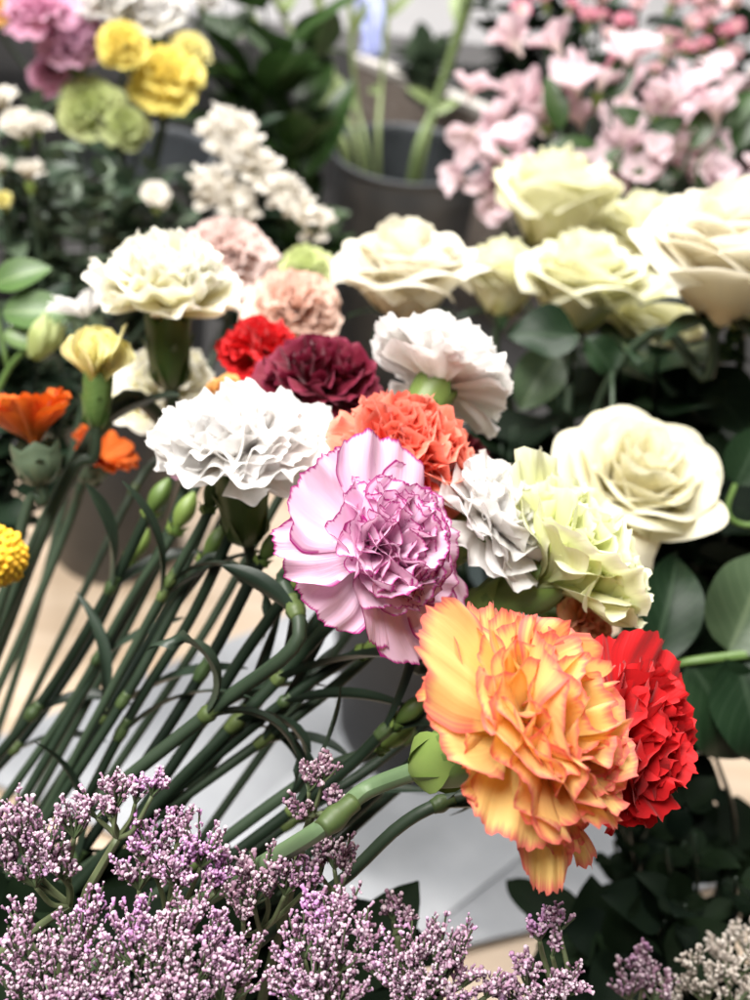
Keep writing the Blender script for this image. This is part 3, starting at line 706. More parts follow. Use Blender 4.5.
rng = RS(621); org = at(775, 525, .47); rt = thing('rose_shoot', org, 'short curved green shoot beside the ivory rose', 'rose shoot')
mb = MB(); tube(mb, spline([org, at(740, 524, .47), at(727, 510, .47), at(735, 485, .475)], 12), .0014, 8); mb.build('stem', M['fresh'], rt)
lb = MB(); leaf(lb, at(735, 485, .475), cdir((.4, .8, .1)), Rc[:, 2], .03, .012, .4, 4, nv=13); lb.build('leaf', M['roseleaf'], rt)

bush('leafy_plant', 'grey green small leaved plant at the left edge', 'plant', 50, 235, .78, 75, 110, .06, 420, .026, .0075, 'greyleaf', 611, base=(60, 470, .82), stems=14, stemmat='stem')
bush('leafy_plant', 'grey green leafy plant behind the big cream carnation', 'plant', 130, 215, .88, 70, 80, .05, 260, .028, .009, 'greyleaf', 612, base=(150, 380, .9), stems=10, stemmat='stem')
bush('leafy_plant', 'dark green plant under the orange blooms at the left edge', 'plant', 15, 380, .60, 60, 70, .05, 90, .028, .010, 'bushleaf', 613, base=(-10, 560, .62), stems=8)
bush('leafy_plant', 'dark leafy plant behind the white fringed spike', 'plant', 235, 195, 1.0, 50, 70, .06, 120, .034, .012, 'bushleaf', 614, base=(240, 360, 1.02), stems=8)
bush('leafy_plant', 'tall broad leaved plant left of the grey bucket', 'plant', 258, 60, 1.05, 75, 85, .08, 66, .10, .026, 'gardenleaf', 615, base=(285, 330, 1.1), stems=8, up=.9)
bush('leafy_plant', 'dark green shrub beyond the pink lilies', 'plant', 545, 42, 1.15, 75, 60, .08, 300, .040, .017, 'bushleaf', 616, base=(560, 330, 1.2), stems=16)
bush('leafy_plant', 'dark green shrub at the upper right under the pink buds', 'plant', 655, 85, 1.05, 90, 80, .08, 300, .036, .015, 'bushleaf', 617, base=(660, 330, 1.1), stems=16)
bush('leafy_plant', 'blue green tuft before the white card', 'plant', 422, 62, 1.55, 26, 26, .03, 70, .05, .014, 'greyleaf', 618, base=(425, 110, 1.55), stems=7)
bush('leafy_plant', 'bright leaves at the upper right edge', 'plant', 752, 130, .85, 26, 70, .04, 24, .06, .018, 'gardenleaf', 619, base=(765, 330, .88), stems=4)

# single broad leaves and a bud at the left edge, all on one shoot
rng = RS(625); org = at(-15, 420, .53); rt = thing('leafy_shoot', org, 'light green shoot with closed round bud at the left edge', 'shoot')
mb = MB(); tube(mb, spline([org, at(8, 370, .53), at(30, 345, .53)], 10), .0016, 8); tube(mb, spline([at(8, 370, .53), at(-6, 300, .53), at(-10, 262, .53)], 10), .0013, 8); mb.build('stem', M['fresh'], rt)
for (lx, ly, dx, dy, L, W) in ((-6, 285, .95, .35, .03, .009), (2, 312, .98, .02, .040, .0105), (4, 332, .9, -.3, .022, .006)):
    lb = MB(); leaf(lb, at(lx, ly, .53), cdir((dx, dy, .2)), Rc[:, 2] + np.array([0, 0, .6]), L, W, .5, rng.randint(0, 50), nv=13); lb.build('leaf', M['fresh'], rt)
mb = MB(); F = frame(cdir((.5, .8, .2))); R = 21 * sc(.53)
for i in range(9): put(mb, rose_petal(R, R * (.5 + .05 * i), R * 1.9, 1.0, .0, -.25, rng, i + 1), i * 2.4, F, at(32, 358, .53))
mb.build('bud', M['lime'], rt)


# ------------------------------------------------------------------ alstroemeria, small buds, fringed spike
def blob_flower(name, label, cat, px, py, d, axis, rpx, mat, seed, n=12, th=70, wf=.45, stem=None, group=None, extra=0, dome=True, L=1.05, stemmat='stem', ruf=.09, leaves=0):
    rng = RS(seed); R = rpx * sc(d); F = frame(cdir(axis)); org = at(px, py, d); root = thing(name, org, label, cat, group)
    mb = MB()
    for i in range(n):
        t = (i + .5) / n
        put(mb, petal(R, R * L * rng.uniform(.9, 1.1), R * wf * rng.uniform(.8, 1.15), .15, math.radians(th * (1 - .9 * t if dome else 1) + rng.uniform(-10, 10)), rng, ruf, 7, .03, fold=rng.uniform(-.1, .3), nu=11, nv=8, uid=i + 1, b0=.1, b1=.6), i * 2.4, F, org - F[:, 2] * R * .3)
    mb.build('bloom', M[mat], root)
    for e in range(extra):
        mb = MB(); fx = frame(unit(F[:, 2] + rng.normal(0, .5, 3))); ox = org + (Rc[:, 0] * rng.uniform(-1.6, 1.6) + Rc[:, 1] * rng.uniform(-1.0, 1.1)) * R + Rc[:, 2] * rng.uniform(-1, .3) * R
        for i in range(n): put(mb, petal(R, R * L * rng.uniform(.8, 1.05), R * wf * rng.uniform(.8, 1.1), .15, math.radians(th * rng.uniform(.6, 1.2)), rng, ruf, 7, .03, fold=rng.uniform(-.1, .3), nu=11, nv=8, uid=i + 1, b0=.1, b1=.6), i * 2.4, fx, ox)
        mb.build('bloom', M[mat], root)
    cb = MB(); a = np.linspace(0, 2 * PI, 13)[:, None]; v = np.linspace(0, 1, 6)[None]; rr = R * (.06 + .2 * np.sin(v * PI / 2)) + 0 * a
    cb.grid(np.stack([rr * np.cos(a), rr * np.sin(a), R * (-.75 + .6 * v) + 0 * a], -1) @ F.T + org, np.stack([a / 7 + 0 * v, v + 0 * a], -1)); cb.build('calyx', M['calyx'], root)
    if stem is None: stem = [(px + rng.uniform(-15, 15), py + rpx * 3, d + .01)]
    add_stem(root, [org - F[:, 2] * R * .7] + [at(*p) for p in stem], .0018, M[stemmat], (), rng)
    return root


ALS = [(520, 148, 34, (-.3, .6, .7), 'pink lily like bloom leftmost over the pale yellow rose'), (570, 92, 34, (.1, .9, .4), 'pale pink upright lily like bloom with tall petals'), (612, 128, 34, (.1, .8, .55), 'rosy pink lily like bloom above the yellow roses'),
       (664, 112, 36, (.2, .7, .6), 'broad pink lily like bloom left of the single green leaf'), (702, 152, 32, (.3, .3, .85), 'pale pink lily like bloom facing out above the large cream rose'), (724, 96, 32, (.4, .8, .4), 'blush lily like bloom under the small pink buds'),
       (583, 175, 26, (.1, .2, .9), 'faded pink lily like bloom behind the highest yellow rose'), (490, 190, 26, (-.5, .5, .6), 'dull pink lily like bloom next to the grey bucket'), (738, 186, 28, (.4, .5, .6), 'mauve pink lily like bloom at the right edge'), (640, 176, 26, (-.1, .3, .9), 'shaded pink lily like bloom between the two rose groups'), (545, 118, 28, (-.3, .8, .5), 'light pink lily like bloom half behind its taller neighbour'), (690, 128, 28, (-.2, .7, .6), 'soft pink lily like bloom in the middle of the cluster'), (600, 88, 28, (.2, .9, .4), 'white pink lily like bloom standing right of the tallest one'), (505, 122, 26, (-.4, .8, .4), 'pale lily like bloom jutting out toward the grey bucket'), (640, 138, 28, (0, .8, .6), 'pink lily like bloom with pale centre between two broader ones'), (715, 182, 26, (.1, .4, .9), 'dusky pink lily like bloom low behind the large cream rose'), (530, 180, 28, (-.2, .5, .8), 'pink lily like bloom touching the highest yellow rose')]
for i, (px, py, r, ax, lab) in enumerate(ALS):
    blob_flower('alstroemeria', lab, 'alstroemeria', px, py, .80 + .03 * (i % 3), ax, r * 1.0, 'alstro', 700 + i, n=6, th=52, wf=.40, dome=False, L=1.35, group='pink alstroemeria blooms', extra=4, stem=[(px * .6 + 240, py + 130, .86), (600, 420, .9)], ruf=.07)
rng = RS(730); org = at(600, 420, .9); rt = thing('alstroemeria_foliage', org, 'narrow green leaves among the pink lily like blooms', 'foliage')
lb, sb = MB(), MB()
for i, (lx, ly, dx, dy) in enumerate([(598, 158, .95, -.2), (600, 155, -.9, .2), (690, 150, .4, .9), (640, 150, .6, .5), (560, 130, -.2, .9), (655, 140, -.6, .5), (612, 100, .3, .9), (720, 130, .6, .7), (520, 180, -.6, .6), (680, 170, -.8, -.2), (735, 150, .3, .9), (550, 175, .7, .4), (700, 190, .3, .8)]):
    b = at(lx, ly, .80); leaf(lb, b, cdir((dx, dy, .3)), Rc[:, 2] + np.array([0, 0, .5]), .042, .010, .7, i); tube(sb, spline([org, (org + b) / 2 + np.array([0, 0, .02]), b], 10), .0015, 7)
lb.build('leaf', M['gardenleaf'], rt); sb.build('stem', M['stem'], rt)

PB = [(545, 2, 16, 'pinkbud', 'deep pink bud at the top edge over the dark shrub'), (588, 22, 15, 'pinkbud', 'pink bud above its two shrub side neighbours'), (622, 28, 15, 'pinkbud', 'pale pink round bud over the tall lily like bloom'), (618, 62, 12, 'pinkbud', 'small magenta pink bud lowest in the row'), (600, 4, 15, 'whitebud', 'white and pink bud cut by the top edge'), (690, 32, 18, 'whitebud', 'white bud with pink flush, the largest of the spray'), (708, 22, 17, 'whitebud', 'whitest bud of the spray beside the grey wall'),
      (724, 38, 14, 'pinkbud', 'pink bud nearest the grey wall'), (665, 58, 15, 'whitebud', 'cream bud left of the spray'), (704, 50, 14, 'pinkbud', 'rose pink bud in the heart of the spray'), (728, 62, 13, 'whitebud', 'pale bud lowest of the spray'), (672, 5, 15, 'whitebud', 'white bud at the top edge'), (712, 2, 14, 'whitebud', 'pinkish white bud at the top edge near the wall'), (640, 2, 12, 'whitebud', 'greenish white bud at the top edge over the shrub'), (570, 10, 12, 'pinkbud', 'wine pink bud between two paler ones'), (610, 42, 11, 'whitebud', 'tiny pale bud under the round one'), (655, 74, 12, 'whitebud', 'tiny white bud beside the blush bloom')]
for i, (px, py, r, m, lab) in enumerate(PB):
    blob_flower('snapdragon', lab, 'flower', px, py, .95, ((i % 3 - 1) * .3, .7, .6), r * 1.15, m, 760 + i, n=10, th=48, wf=.55, group='pink and white buds at the upper right', extra=1, stem=[(px * .8 + 120, py + 90, .98), (640, 300, 1.0)])

for i, (px, py, r, m, ax, lab) in enumerate([(22, 132, 25, 'stock', (0, .5, .8), 'largest cream white bloom in the pale group at the left edge'), (4, 108, 24, 'stock', (-.3, .8, .5), 'cream white bloom highest in the pale group at the left edge'), (40, 128, 16, 'stock', (.4, .5, .8), 'small round white bloom right of the largest one'), (30, 178, 21, 'stock', (0, .9, .3), 'cup shaped cream bloom over grey green leaves'), (0, 168, 13, 'stock', (0, .5, .8), 'tiny cream bud at the left edge'), (156, 202, 21, 'stock', (.1, .5, .85), 'single round off white bloom before the dark bucket'), (4, 204, 14, 'paleyellow', (0, .5, .8), 'tiny pale yellow bloom at the left edge'), (2, 330, 14, 'white', (-.2, .5, .8), 'white petal tips at the left edge')]):
    blob_flower('small_bloom', lab, 'flower', px, py, .72, ax, r * 1.15, m, 800 + i, n=14, th=70, wf=.5, group='pale blooms at the left edge', stem=[(px + 10, py + 90, .75), (60, 420, .78)])

# the mixed carnations in the far left bucket
TL = [(40, 18, 37, 'pink', (-.1, .7, .7), 'pink carnation highest in the top left bucket'), (74, 46, 40, 'mauve', (.1, .5, .85), 'mauve pink carnation in the middle of the top left bucket'), (52, 78, 22, 'pink', (-.3, .1, .9), 'small pink carnation hanging under the mauve one'), (112, 8, 34, 'white', (-.2, .7, .7), 'white carnation behind the top left yellow ones'), (152, 18, 38, 'white', (.1, .6, .8), 'white carnation right of another white one at the top'),
      (124, 50, 28, 'yellow', (0, .4, .9), 'bright yellow carnation next to the mauve one'), (166, 84, 37, 'yellow', (.2, .4, .9), 'largest yellow carnation over the dark bucket'), (188, 55, 24, 'paleyellow', (.5, .6, .6), 'pale yellow carnation behind the largest yellow one'), (92, 112, 36, 'lime', (-.1, .4, .9), 'lime green carnation under the mauve one'), (125, 128, 24, 'lime', (.3, .2, .9), 'smaller lime green carnation overlapping its neighbour'), (-4, 14, 20, 'apricot', (0, .5, .8), 'orange carnation in the top left corner'), (204, 0, 17, 'white', (.3, .6, .6), 'small white carnation over the tall green leaves')]
for i, (px, py, r, m, ax, lab) in enumerate(TL):
    carnation(lab, px, py, .83 if i == 5 else .86 + .02 * (i % 3), ax, r * 1.05, m, 830 + i, N=34, ruf=.13, stem=[(px * .5 + 62, py + 110, .93), (125, 300, 1.0)], group='carnations in the top left bucket')

# fringed off white spikes
for k, (pts, lab) in enumerate([([(232, 128), (248, 160), (268, 185), (290, 205), (318, 232)], 'long off white fringed spike arching over the dusty pink carnation'), ([(205, 188), (225, 200), (245, 218)], 'short off white fringed spike left of the long one'), ([(222, 130), (238, 150)], 'pointed white tip of a fringed spike in front of dark leaves')]):
    d = .72 + .02 * k; rng = RS(870 + k); path = spline([at(x, y, d) for x, y in pts], 24); org = at(pts[-1][0] + 10, pts[-1][1] + 60, d + .02)
    rt = thing('flower_spike', org, lab, 'flower spike', 'off white fringed spikes'); mb = MB(); sb = MB(); R = 29 * sc(d)
    for i in range(44 * len(pts)):
        p = path[rng.randint(0, 24)] + rng.normal(0, .16, 3) * R; ax = unit(Rc[:, 1] * .8 + Rc[:, 2] * .5 + rng.normal(0, .6, 3))
        put(mb, petal(R, R * rng.uniform(.6, 1.0), R * .2, .1, .9, rng, .06, 5, .05, nu=7, nv=6, uid=i % 80 + 1), rng.uniform(0, 6), frame(ax), p)
    mb.build('bloom', M['stock'], rt); tube(sb, np.vstack([path, spline([path[-1], org], 6)[1:]]), .0018, 7); sb.build('stem', M['stem'], rt)


# ------------------------------------------------------------------ buckets
def bucket(label, px, py, d_or_floor, rb, rtop, h, mat, seed, water=True, floorpt=None):
    c = np.array(floorpt, float); rt = thing('flower_bucket', c, label, 'bucket', 'dark grey flower buckets')
    prof = [(0.001, .004), (rb * .93, .004), (rb, .018), (rb + (rtop - rb) * .5, h * .5), (rtop * .985, h - .045), (rtop * 1.0, h - .04), (rtop, h - .006), (rtop * 1.03, h - .004), (rtop * 1.03, h), (rtop * .97, h), (rtop * .955, h - .03), (rb * .95 + (rtop - rb) * .5, h * .5), (rb * .93, .02), (.001, .016)]
    Pn = []
    for (a, b), (c2, d2) in zip(prof[:-1], prof[1:]):
        for t in np.linspace(0, 1, 4)[:-1]: Pn.append((a + (c2 - a) * t, b + (d2 - b) * t))
    Pn.append(prof[-1]); Pn = np.array(Pn); a = np.linspace(0, 2 * PI, 65)[:, None]
    P = np.stack([Pn[None, :, 0] * np.cos(a), Pn[None, :, 0] * np.sin(a), Pn[None, :, 1] + 0 * a], -1) + c
    U = np.zeros(P.shape[:2] + (2,)); mb = MB(); mb.grid(P, U); mb.build('body', M[mat], rt)
    if water:
        wz = h * .72; wr = rb + (rtop - rb) * .72 - .008; rr = np.linspace(.0005, wr, 6)[None]
        P = np.stack([rr * np.cos(a), rr * np.sin(a), wz + 0 * rr + 0 * a], -1) + c; wb = MB(); wb.grid(P, np.zeros(P.shape[:2] + (2,))); wb.build('water', M['water'], rt)
    return rt


def bucket_from_rim(label, px, py, rpx, h, ratio, mat, wat=True):
    """rim centre seen at (px,py), rim radius rpx pixels, height h on the floor"""
    p = floor_at(px, py, h); d = -(Rc.T @ (p - CAM))[2]
    r = rpx * sc(d); return bucket(label, 0, 0, 0, r * ratio, r, h, mat, 0, wat, (p[0], p[1], 0))


def bucket_from_base(label, px, py, rpx, h, ratio, mat, wat=True):
    p = floor_at(px, py, 0); d = -(Rc.T @ (p - CAM))[2]; r = rpx * sc(d)
    return bucket(label, 0, 0, 0, r, r * ratio, h, mat, 0, wat, (p[0], p[1], 0))


bucket_from_rim('tall grey bucket holding bare green stems behind the cream rose', 408, 152, 75, .40, .76, 'bucket')
bucket_from_rim('dark bucket under the top left carnations', 142, 152, 72, .36, .76, 'bucket')
bucket_from_base('warm grey bucket on the beige floor at the left', 118, 545, 64, .36, 1.3, 'bucketbrown')
bucket_from_base('dark grey bucket standing on white paper behind the lilac carnation', 424, 728, 86, .27, 1.22, 'bucketblack')

# stems standing in the tall grey bucket
SB = [((352, 168), (330, 120), (290, 30), (270, -30)), ((362, 172), (345, 110), (322, 30), (318, -30)), ((378, 160), (381, 90), (386, 30), (388, -30)), ((412, 172), (432, 110), (455, 40), (470, -25)), ((420, 168), (438, 100), (462, 30), (478, -25)), ((345, 160), (312, 100), (268, 40), (240, -10)), ((350, 165), (318, 90), (285, 20), (262, -25)), ((369, 170), (358, 110), (352, 50), (350, -20))]
SBL = ['thin bare stem leaning far left out of the grey bucket', 'bare green stem leaning slightly left in the grey bucket', 'straight upright pale stem in the grey bucket', 'thick pale stem leaning right out of the grey bucket', 'second pale stem crossing the right leaning thick one', 'leftmost low leaning green stem over the bucket rim', 'green stem beside the leftmost leaning one', 'short thin stem near the middle of the grey bucket']
for i, st in enumerate(SB):
    p0 = floor_at(st[0][0], st[0][1], .39); d0 = -(Rc.T @ (p0 - CAM))[2]; bc = floor_at(409, 150, .40)
    pts = [np.array([bc[0] * .7 + p0[0] * .3, bc[1] * .7 + p0[1] * .3, .12])] + [p0] + [at(x, y, d0 - .03 * k) for k, (x, y) in enumerate(st[1:])]
    o = p0; rt = thing('cut_stalk', o, SBL[i], 'stalk', 'bare stalks in the grey bucket'); mb = MB(); path = spline(pts, 26)
    tube(mb, path, (.0046 if i in (3, 4) else .0032) * (1 + .12 * np.sin(np.linspace(0, 9, 26))), 9, i); mb.build('stem', M['palestem'], rt)
    for j in (12, 20):
        lb = MB(); leaf(lb, path[j], unit(path[j + 2] - path[j] + RS(i * 9 + j).normal(0, .02, 3)), Rc[:, 2], .05, .007, .7, j); lb.build('leaf', M['palestem'], rt)

# ------------------------------------------------------------------ background furniture
def slab(mb, P8):
    """box from eight corners (bottom four, top four)"""
    P8 = np.asarray(P8, float)
    mb.raw(P8, np.array([[0, 3, 2, 1], [4, 5, 6, 7], [0, 1, 5, 4], [1, 2, 6, 5], [2, 3, 7, 6], [3, 0, 4, 7]]), np.zeros((8, 2)))


def board(mb, a, b, z0, z1, th):
    a = np.array(a[:2]); b = np.array(b[:2]); n = unit(np.array([-(b - a)[1], (b - a)[0]])) * th
    q = [a, b, b + n, a + n]; slab(mb, [(*p, z0) for p in q] + [(*p, z1) for p in q])


a = floor_at(352, 62, .34); b = floor_at(560, 150, .34)
ctr = (a + b) / 2; rt = thing('crate_wall', (ctr[0], ctr[1], 0), 'brown grey board with pale top edge behind the grey bucket', 'board')
mb = MB(); board(mb, a, b, 0, .34, .018); mb.build('panel', M['crate'], rt, smooth=False)
mb = MB(); board(mb, a - np.array([0, .004, 0]), b - np.array([0, .004, 0]), .3405, .352, .028); mb.build('edge_strip', M['pale_trim'], rt, smooth=False)

p = floor_at(414, 62, 0.1); rt = thing('card_box', (p[0], p[1] + .25, 0), 'white card box at the top edge beyond the bucket', 'box')
mb = MB(); s = .115; q = p + np.array([0, .25, 0])
slab(mb, [(q[0] - s, q[1] - .1, .0), (q[0] + s, q[1] - .1, .0), (q[0] + s, q[1] + .1, .0), (q[0] - s, q[1] + .1, .0), (q[0] - s, q[1] - .1, .42), (q[0] + s, q[1] - .1, .42), (q[0] + s, q[1] + .1, .42), (q[0] - s, q[1] + .1, .42)]); mb.build('body', M['whitebox'], rt, smooth=False)
mb = MB(); s = .119
slab(mb, [(q[0] - s, q[1] - .105, .36), (q[0] + s, q[1] - .105, .36), (q[0] + s, q[1] + .105, .36), (q[0] - s, q[1] + .105, .36), (q[0] - s, q[1] - .105, .425), (q[0] + s, q[1] - .105, .425), (q[0] + s, q[1] + .105, .425), (q[0] - s, q[1] + .105, .425)]); mb.build('lid', M['whitebox'], rt, smooth=False)
# crumpled blue film hanging on stems
for (px, py, d, w, h, m, lab) in ((321, 46, 1.35, 7, 10, 'blue', 'small bright blue plastic clip among the bare stems'), (372, 22, 1.4, 13, 34, 'lavender', 'crumpled lavender blue film strip behind the bare stems')):
    o = at(px, py, d); rg = RS(px); mb = MB(); s = sc(d)
    u = np.linspace(-1, 1, 9)[:, None]; v = np.linspace(-1, 1, 15)[None]
    for k in (0, 1):
        P = o + (u * w * s * (1 + .3 * np.sin(3 * v)))[..., None] * Rc[:, 0] + (v * h * s + 0 * u)[..., None] * Rc[:, 1] + (.008 * np.sin(4 * u + 3 * v + k) + .006 * (k * 2 - 1))[..., None] * Rc[:, 2]
        mb.grid(P, np.zeros(P.shape[:2] + (2,)))
    ob = mb.build('film_strip' if m == 'lavender' else 'plastic_clip', M[m], None, origin=tuple(o)); tag(ob, lab, 'plastic strip' if m == 'lavender' else 'clip')

# ------------------------------------------------------------------ setting
def sheet(name, pts, z, mat, n=24, wave=0.0, kind='structure', seed=1, thick=0.0):
    """four corners on the floor -> a gently rippled sheet"""
    A, B, Cc, Dd = [np.array(q) for q in pts]; u = np.linspace(0, 1, n)[:, None, None]; v = np.linspace(0, 1, n)[None, :, None]
    P = (A * (1 - u) + B * u) * (1 - v) + (Dd * (1 - u) + Cc * u) * v; rg = RS(seed); k = rg.uniform(4, 9, 4)
    P[..., 2] = z + wave * (1 + .6 * np.sin(k[0] * P[..., 0] * 3 + 1) * np.sin(k[1] * P[..., 1] * 3) + .4 * np.sin(k[2] * P[..., 0] * 6 + k[3] * P[..., 1] * 5))
    mb = MB(); mb.grid(P, np.zeros(P.shape[:2] + (2,))); o = mb.build(name, mat, None); return o


tag(sheet('floor', [(-6, -2, 0), (6, -2, 0), (6, 8, 0), (-6, 8, 0)], 0, M['darkfloor'], 12), kind='structure')
a_, b_ = floor_at(-300, 430), floor_at(330, 470)
tag(sheet('wood_floor', [(-2.2, -.4, 0), (1.6, -.4, 0), (1.6, b_[1], 0), (-2.2, a_[1], 0)], .004, M['floor'], 12), kind='structure')
o = sheet('paper_sheet', [floor_at(-60, 770), floor_at(312, 612), floor_at(760, 880), floor_at(420, 965)], .0115, M['paper'], 70, .003, seed=3); tag(o, 'crumpled white paper sheet on the beige floor under the stems', 'paper')
o = sheet('paper_sheet', [floor_at(205, 862), floor_at(352, 730), floor_at(600, 800), floor_at(420, 945)], .0165, M['paperb'], 60, .0022, seed=5); tag(o, 'greyer paper sheet on the white one under the orange carnation', 'paper')
o = sheet('back_wall', [(-5, 3.4, 0), (5, 3.4, 0), (5, 3.4, 0), (-5, 3.4, 0)], 0, M['wallgrey'], 6)
vs = np.array([[-5, 3.4, 0], [5, 3.4, 0], [5, 3.46, 0], [-5, 3.46, 0], [-5, 3.4, 3.0], [5, 3.4, 3.0], [5, 3.46, 3.0], [-5, 3.46, 3.0]]); D.objects.remove(o)
mb = MB(); slab(mb, vs); o = mb.build('back_wall', M['wallgrey'], None, smooth=False); tag(o, 'plain grey wall far behind the flowers', 'wall', kind='structure')
rt = thing('cloth_shelf', (.2, 2.35, 0), 'grey metal bench far behind the buckets', 'bench'); mb = MB()
slab(mb, [(-1.6, 2.05, .30), (1.8, 2.05, .30), (1.8, 2.6, .30), (-1.6, 2.6, .30), (-1.6, 2.05, .34), (1.8, 2.05, .34), (1.8, 2.6, .34), (-1.6, 2.6, .34)]); mb.build('top', M['wallgrey'], rt, smooth=False)
for x in (-1.5, 1.7):
    for y in (2.1, 2.55):
        mb = MB(); slab(mb, [(x - .02, y - .02, .002), (x + .02, y - .02, .002), (x + .02, y + .02, .002), (x - .02, y + .02, .002), (x - .02, y - .02, .299), (x + .02, y - .02, .299), (x + .02, y + .02, .299), (x - .02, y + .02, .299)]); mb.build('leg', M['wallgrey'], rt, smooth=False)

# ------------------------------------------------------------------ limonium sprigs
def floret_template():
    ns = 6; prof = [(.10, 0), (.30, .18), (.40, .42), (.36, .66), (.50, .90), (.28, 1.0), (.03, .96)]
    a = np.linspace(0, 2 * PI, ns + 1); P = np.array([[[r * math.cos(q), r * math.sin(q), z] for r, z in prof] for q in a])
    U = np.array([[[.5, z] for r, z in prof] for q in a]); n1, n2 = P.shape[:2]
    idx = np.arange(n1 * n2).reshape(n1, n2); Q = np.stack([idx[:-1, :-1], idx[1:, :-1], idx[1:, 1:], idx[:-1, 1:]], -1).reshape(-1, 4)
    return P.reshape(-1, 3), Q, U.reshape(-1, 2)


FT = floret_template()
bush('shade_filler_leaves', 'added dark leaves standing in for shade under the sea lavender in the bottom left corner', 'foliage', 60, 960, .37, 110, 70, .03, 90, .045, .012, 'darkleaf', 631, base=(20, 1080, .40), stems=9)  # leaves added to darken the gaps, in place of shade and dark stems
bush('shade_filler_leaves', 'added dark leaves standing in for shade under the broad sea lavender sprig with the violet patch', 'foliage', 190, 970, .38, 100, 60, .03, 80, .045, .012, 'darkleaf', 632, base=(180, 1090, .41), stems=9)
bush('shade_filler_leaves', 'added dark leaves standing in for shade under the upright violet pink sprig', 'foliage', 320, 985, .38, 60, 45, .02, 40, .04, .011, 'darkleaf', 633, base=(310, 1090, .41), stems=6)


def limonium(label, base, joint, pads, mat, seed, dens=1.0, group='mauve sea lavender sprigs'):
    """pads: (px, py, rx, ry, depth) clusters; base and joint: stem points (px, py, depth)"""
    rng = RS(seed); org = at(*base); root = thing('sea_lavender', org, label, 'sea lavender', group)
    sb = MB(); jt = at(*joint); e_ = unit(org - jt)
    low = spline([org + e_ * .10 - np.array([0, 0, .22]), org + e_ * .05 - np.array([0, 0, .05]), org], 10)
    tube(sb, np.vstack([low[:-1], spline([org, jt], 8)]), np.linspace(.0018, .0011, 17), 8, 1)
    st = None; clusters = []
    for (px, py, rx, ry_, d) in pads:
        s = sc(d); c = at(px, py, d); up = unit(.75 * unit(c - jt) + .8 * Rc[:, 1])
        foot = c - up * ry_ * s * 1.25
        br = spline([jt, (jt + foot) / 2 + rng.normal(0, .0012, 3) - Rc[:, 1] * .001, foot], 10); tube(sb, br, np.linspace(.0009, .0006, 10), 6, 2)
        V, Q, T = [], [], []; n = 0; k = 0
        rx, ry_ = rx * 1.15, ry_ * 1.15; nsp = max(6, int(rx * ry_ / 54 * dens) + 3)
        for i in range(nsp):
            q = rng.normal(0, 1, 3); q = q / np.linalg.norm(q) * rng.uniform(.25, 1) ** .4; q[1] = q[1] * .8 + .25
            tip = c + (Rc[:, 0] * q[0] * rx + Rc[:, 1] * q[1] * ry_ + Rc[:, 2] * q[2] * min(rx, ry_) * .9) * s
            pth = spline([foot, foot * .45 + tip * .55 + rng.normal(0, 1.2, 3) * s - up * 2 * s, tip], 16); tube(sb, pth, np.linspace(.00045, .00025, 16), 5, 3, caps=False)
            m = rng.randint(9, 17)
            for j in range(m):
                f = .50 + .52 * (j + rng.rand()) / m; a_ = min(15, int(f * 15)); p = pth[a_]; tg = unit(pth[min(15, a_ + 1)] - pth[max(0, a_ - 1)])
                dr = unit(tg * .7 + up * .5 + rng.normal(0, .55, 3)); sz = s * rng.uniform(4.2, 7.6) * rng.choice([.6, .9, 1.1, 1.3]); wd = sz * rng.uniform(.42, .66)
                f3 = frame(dr, rng.normal(0, 1, 3)); p = p + rng.normal(0, 1.3, 3) * s
                V.append((FT[0] * [wd, wd, sz]) @ f3.T + p); Q.append(FT[1] + n); uu = FT[2].copy(); uu[:, 0] += rng.randint(0, 400); T.append(uu); n += len(FT[0])
        mb = MB(); mb.raw(np.concatenate(V), np.concatenate(Q), np.concatenate(T)); clusters.append(mb)
    sb.build('stem', M['twig'], root)
    for mb in clusters: mb.build('flower_cluster', M[mat], root)
    return root


L0 = .285
limonium('mauve sea lavender sprig at the left edge with arching top', (-10, 960, .30), (70, 905, .295), [(15, 822, 28, 28, L0), (48, 838, 26, 24, L0), (75, 812, 22, 22, L0), (28, 866, 26, 20, L0), (62, 862, 22, 16, L0), (0, 840, 20, 30, L0)], 'limonium', 901)
limonium('small sea lavender sprig highest at the left, on a thin bent stem', (88, 890, .29), (118, 838, .288), [(92, 803, 16, 13, L0), (116, 788, 17, 17, L0), (138, 788, 15, 13, L0), (156, 782, 11, 12, L0), (108, 806, 12, 9, L0)], 'limonium', 902)
limonium('dense dusky sea lavender sprig in front of the dark stems', (150, 1010, .31), (165, 930, .30), [(150, 838, 30, 24, .287), (178, 822, 22, 16, .29), (135, 868, 24, 20, .285), (206, 838, 26, 26, .283), (180, 866, 30, 22, .281), (222, 872, 20, 20, .285)], 'limonium', 903)
limonium('purple tinted sea lavender sprig at the bottom left corner', (30, 1040, .28), (70, 1010, .275), [(30, 950, 32, 30, .272), (72, 938, 34, 28, .270), (50, 985, 40, 26, .268), (15, 992, 24, 24, .268), (60, 1005, 36, 20, .262), (22, 915, 16, 18, .278), (92, 908, 22, 22, .276), (100, 972, 34, 30, .266)], 'limonium', 904)
limonium('broad sea lavender sprig with a bright violet patch at the bottom', (160, 1050, .28), (165, 1010, .275), [(140, 915, 30, 24, .274), (130, 945, 30, 24, .268), (168, 938, 34, 28, .268), (195, 905, 22, 22, .275), (152, 982, 36, 26, .264), (200, 965, 34, 30, .266), (215, 930, 22, 22, .272), (235, 985, 28, 26, .266), (245, 945, 20, 20, .272), (180, 995, 34, 20, .262), (125, 1000, 34, 20, .262)], 'limonium', 905)
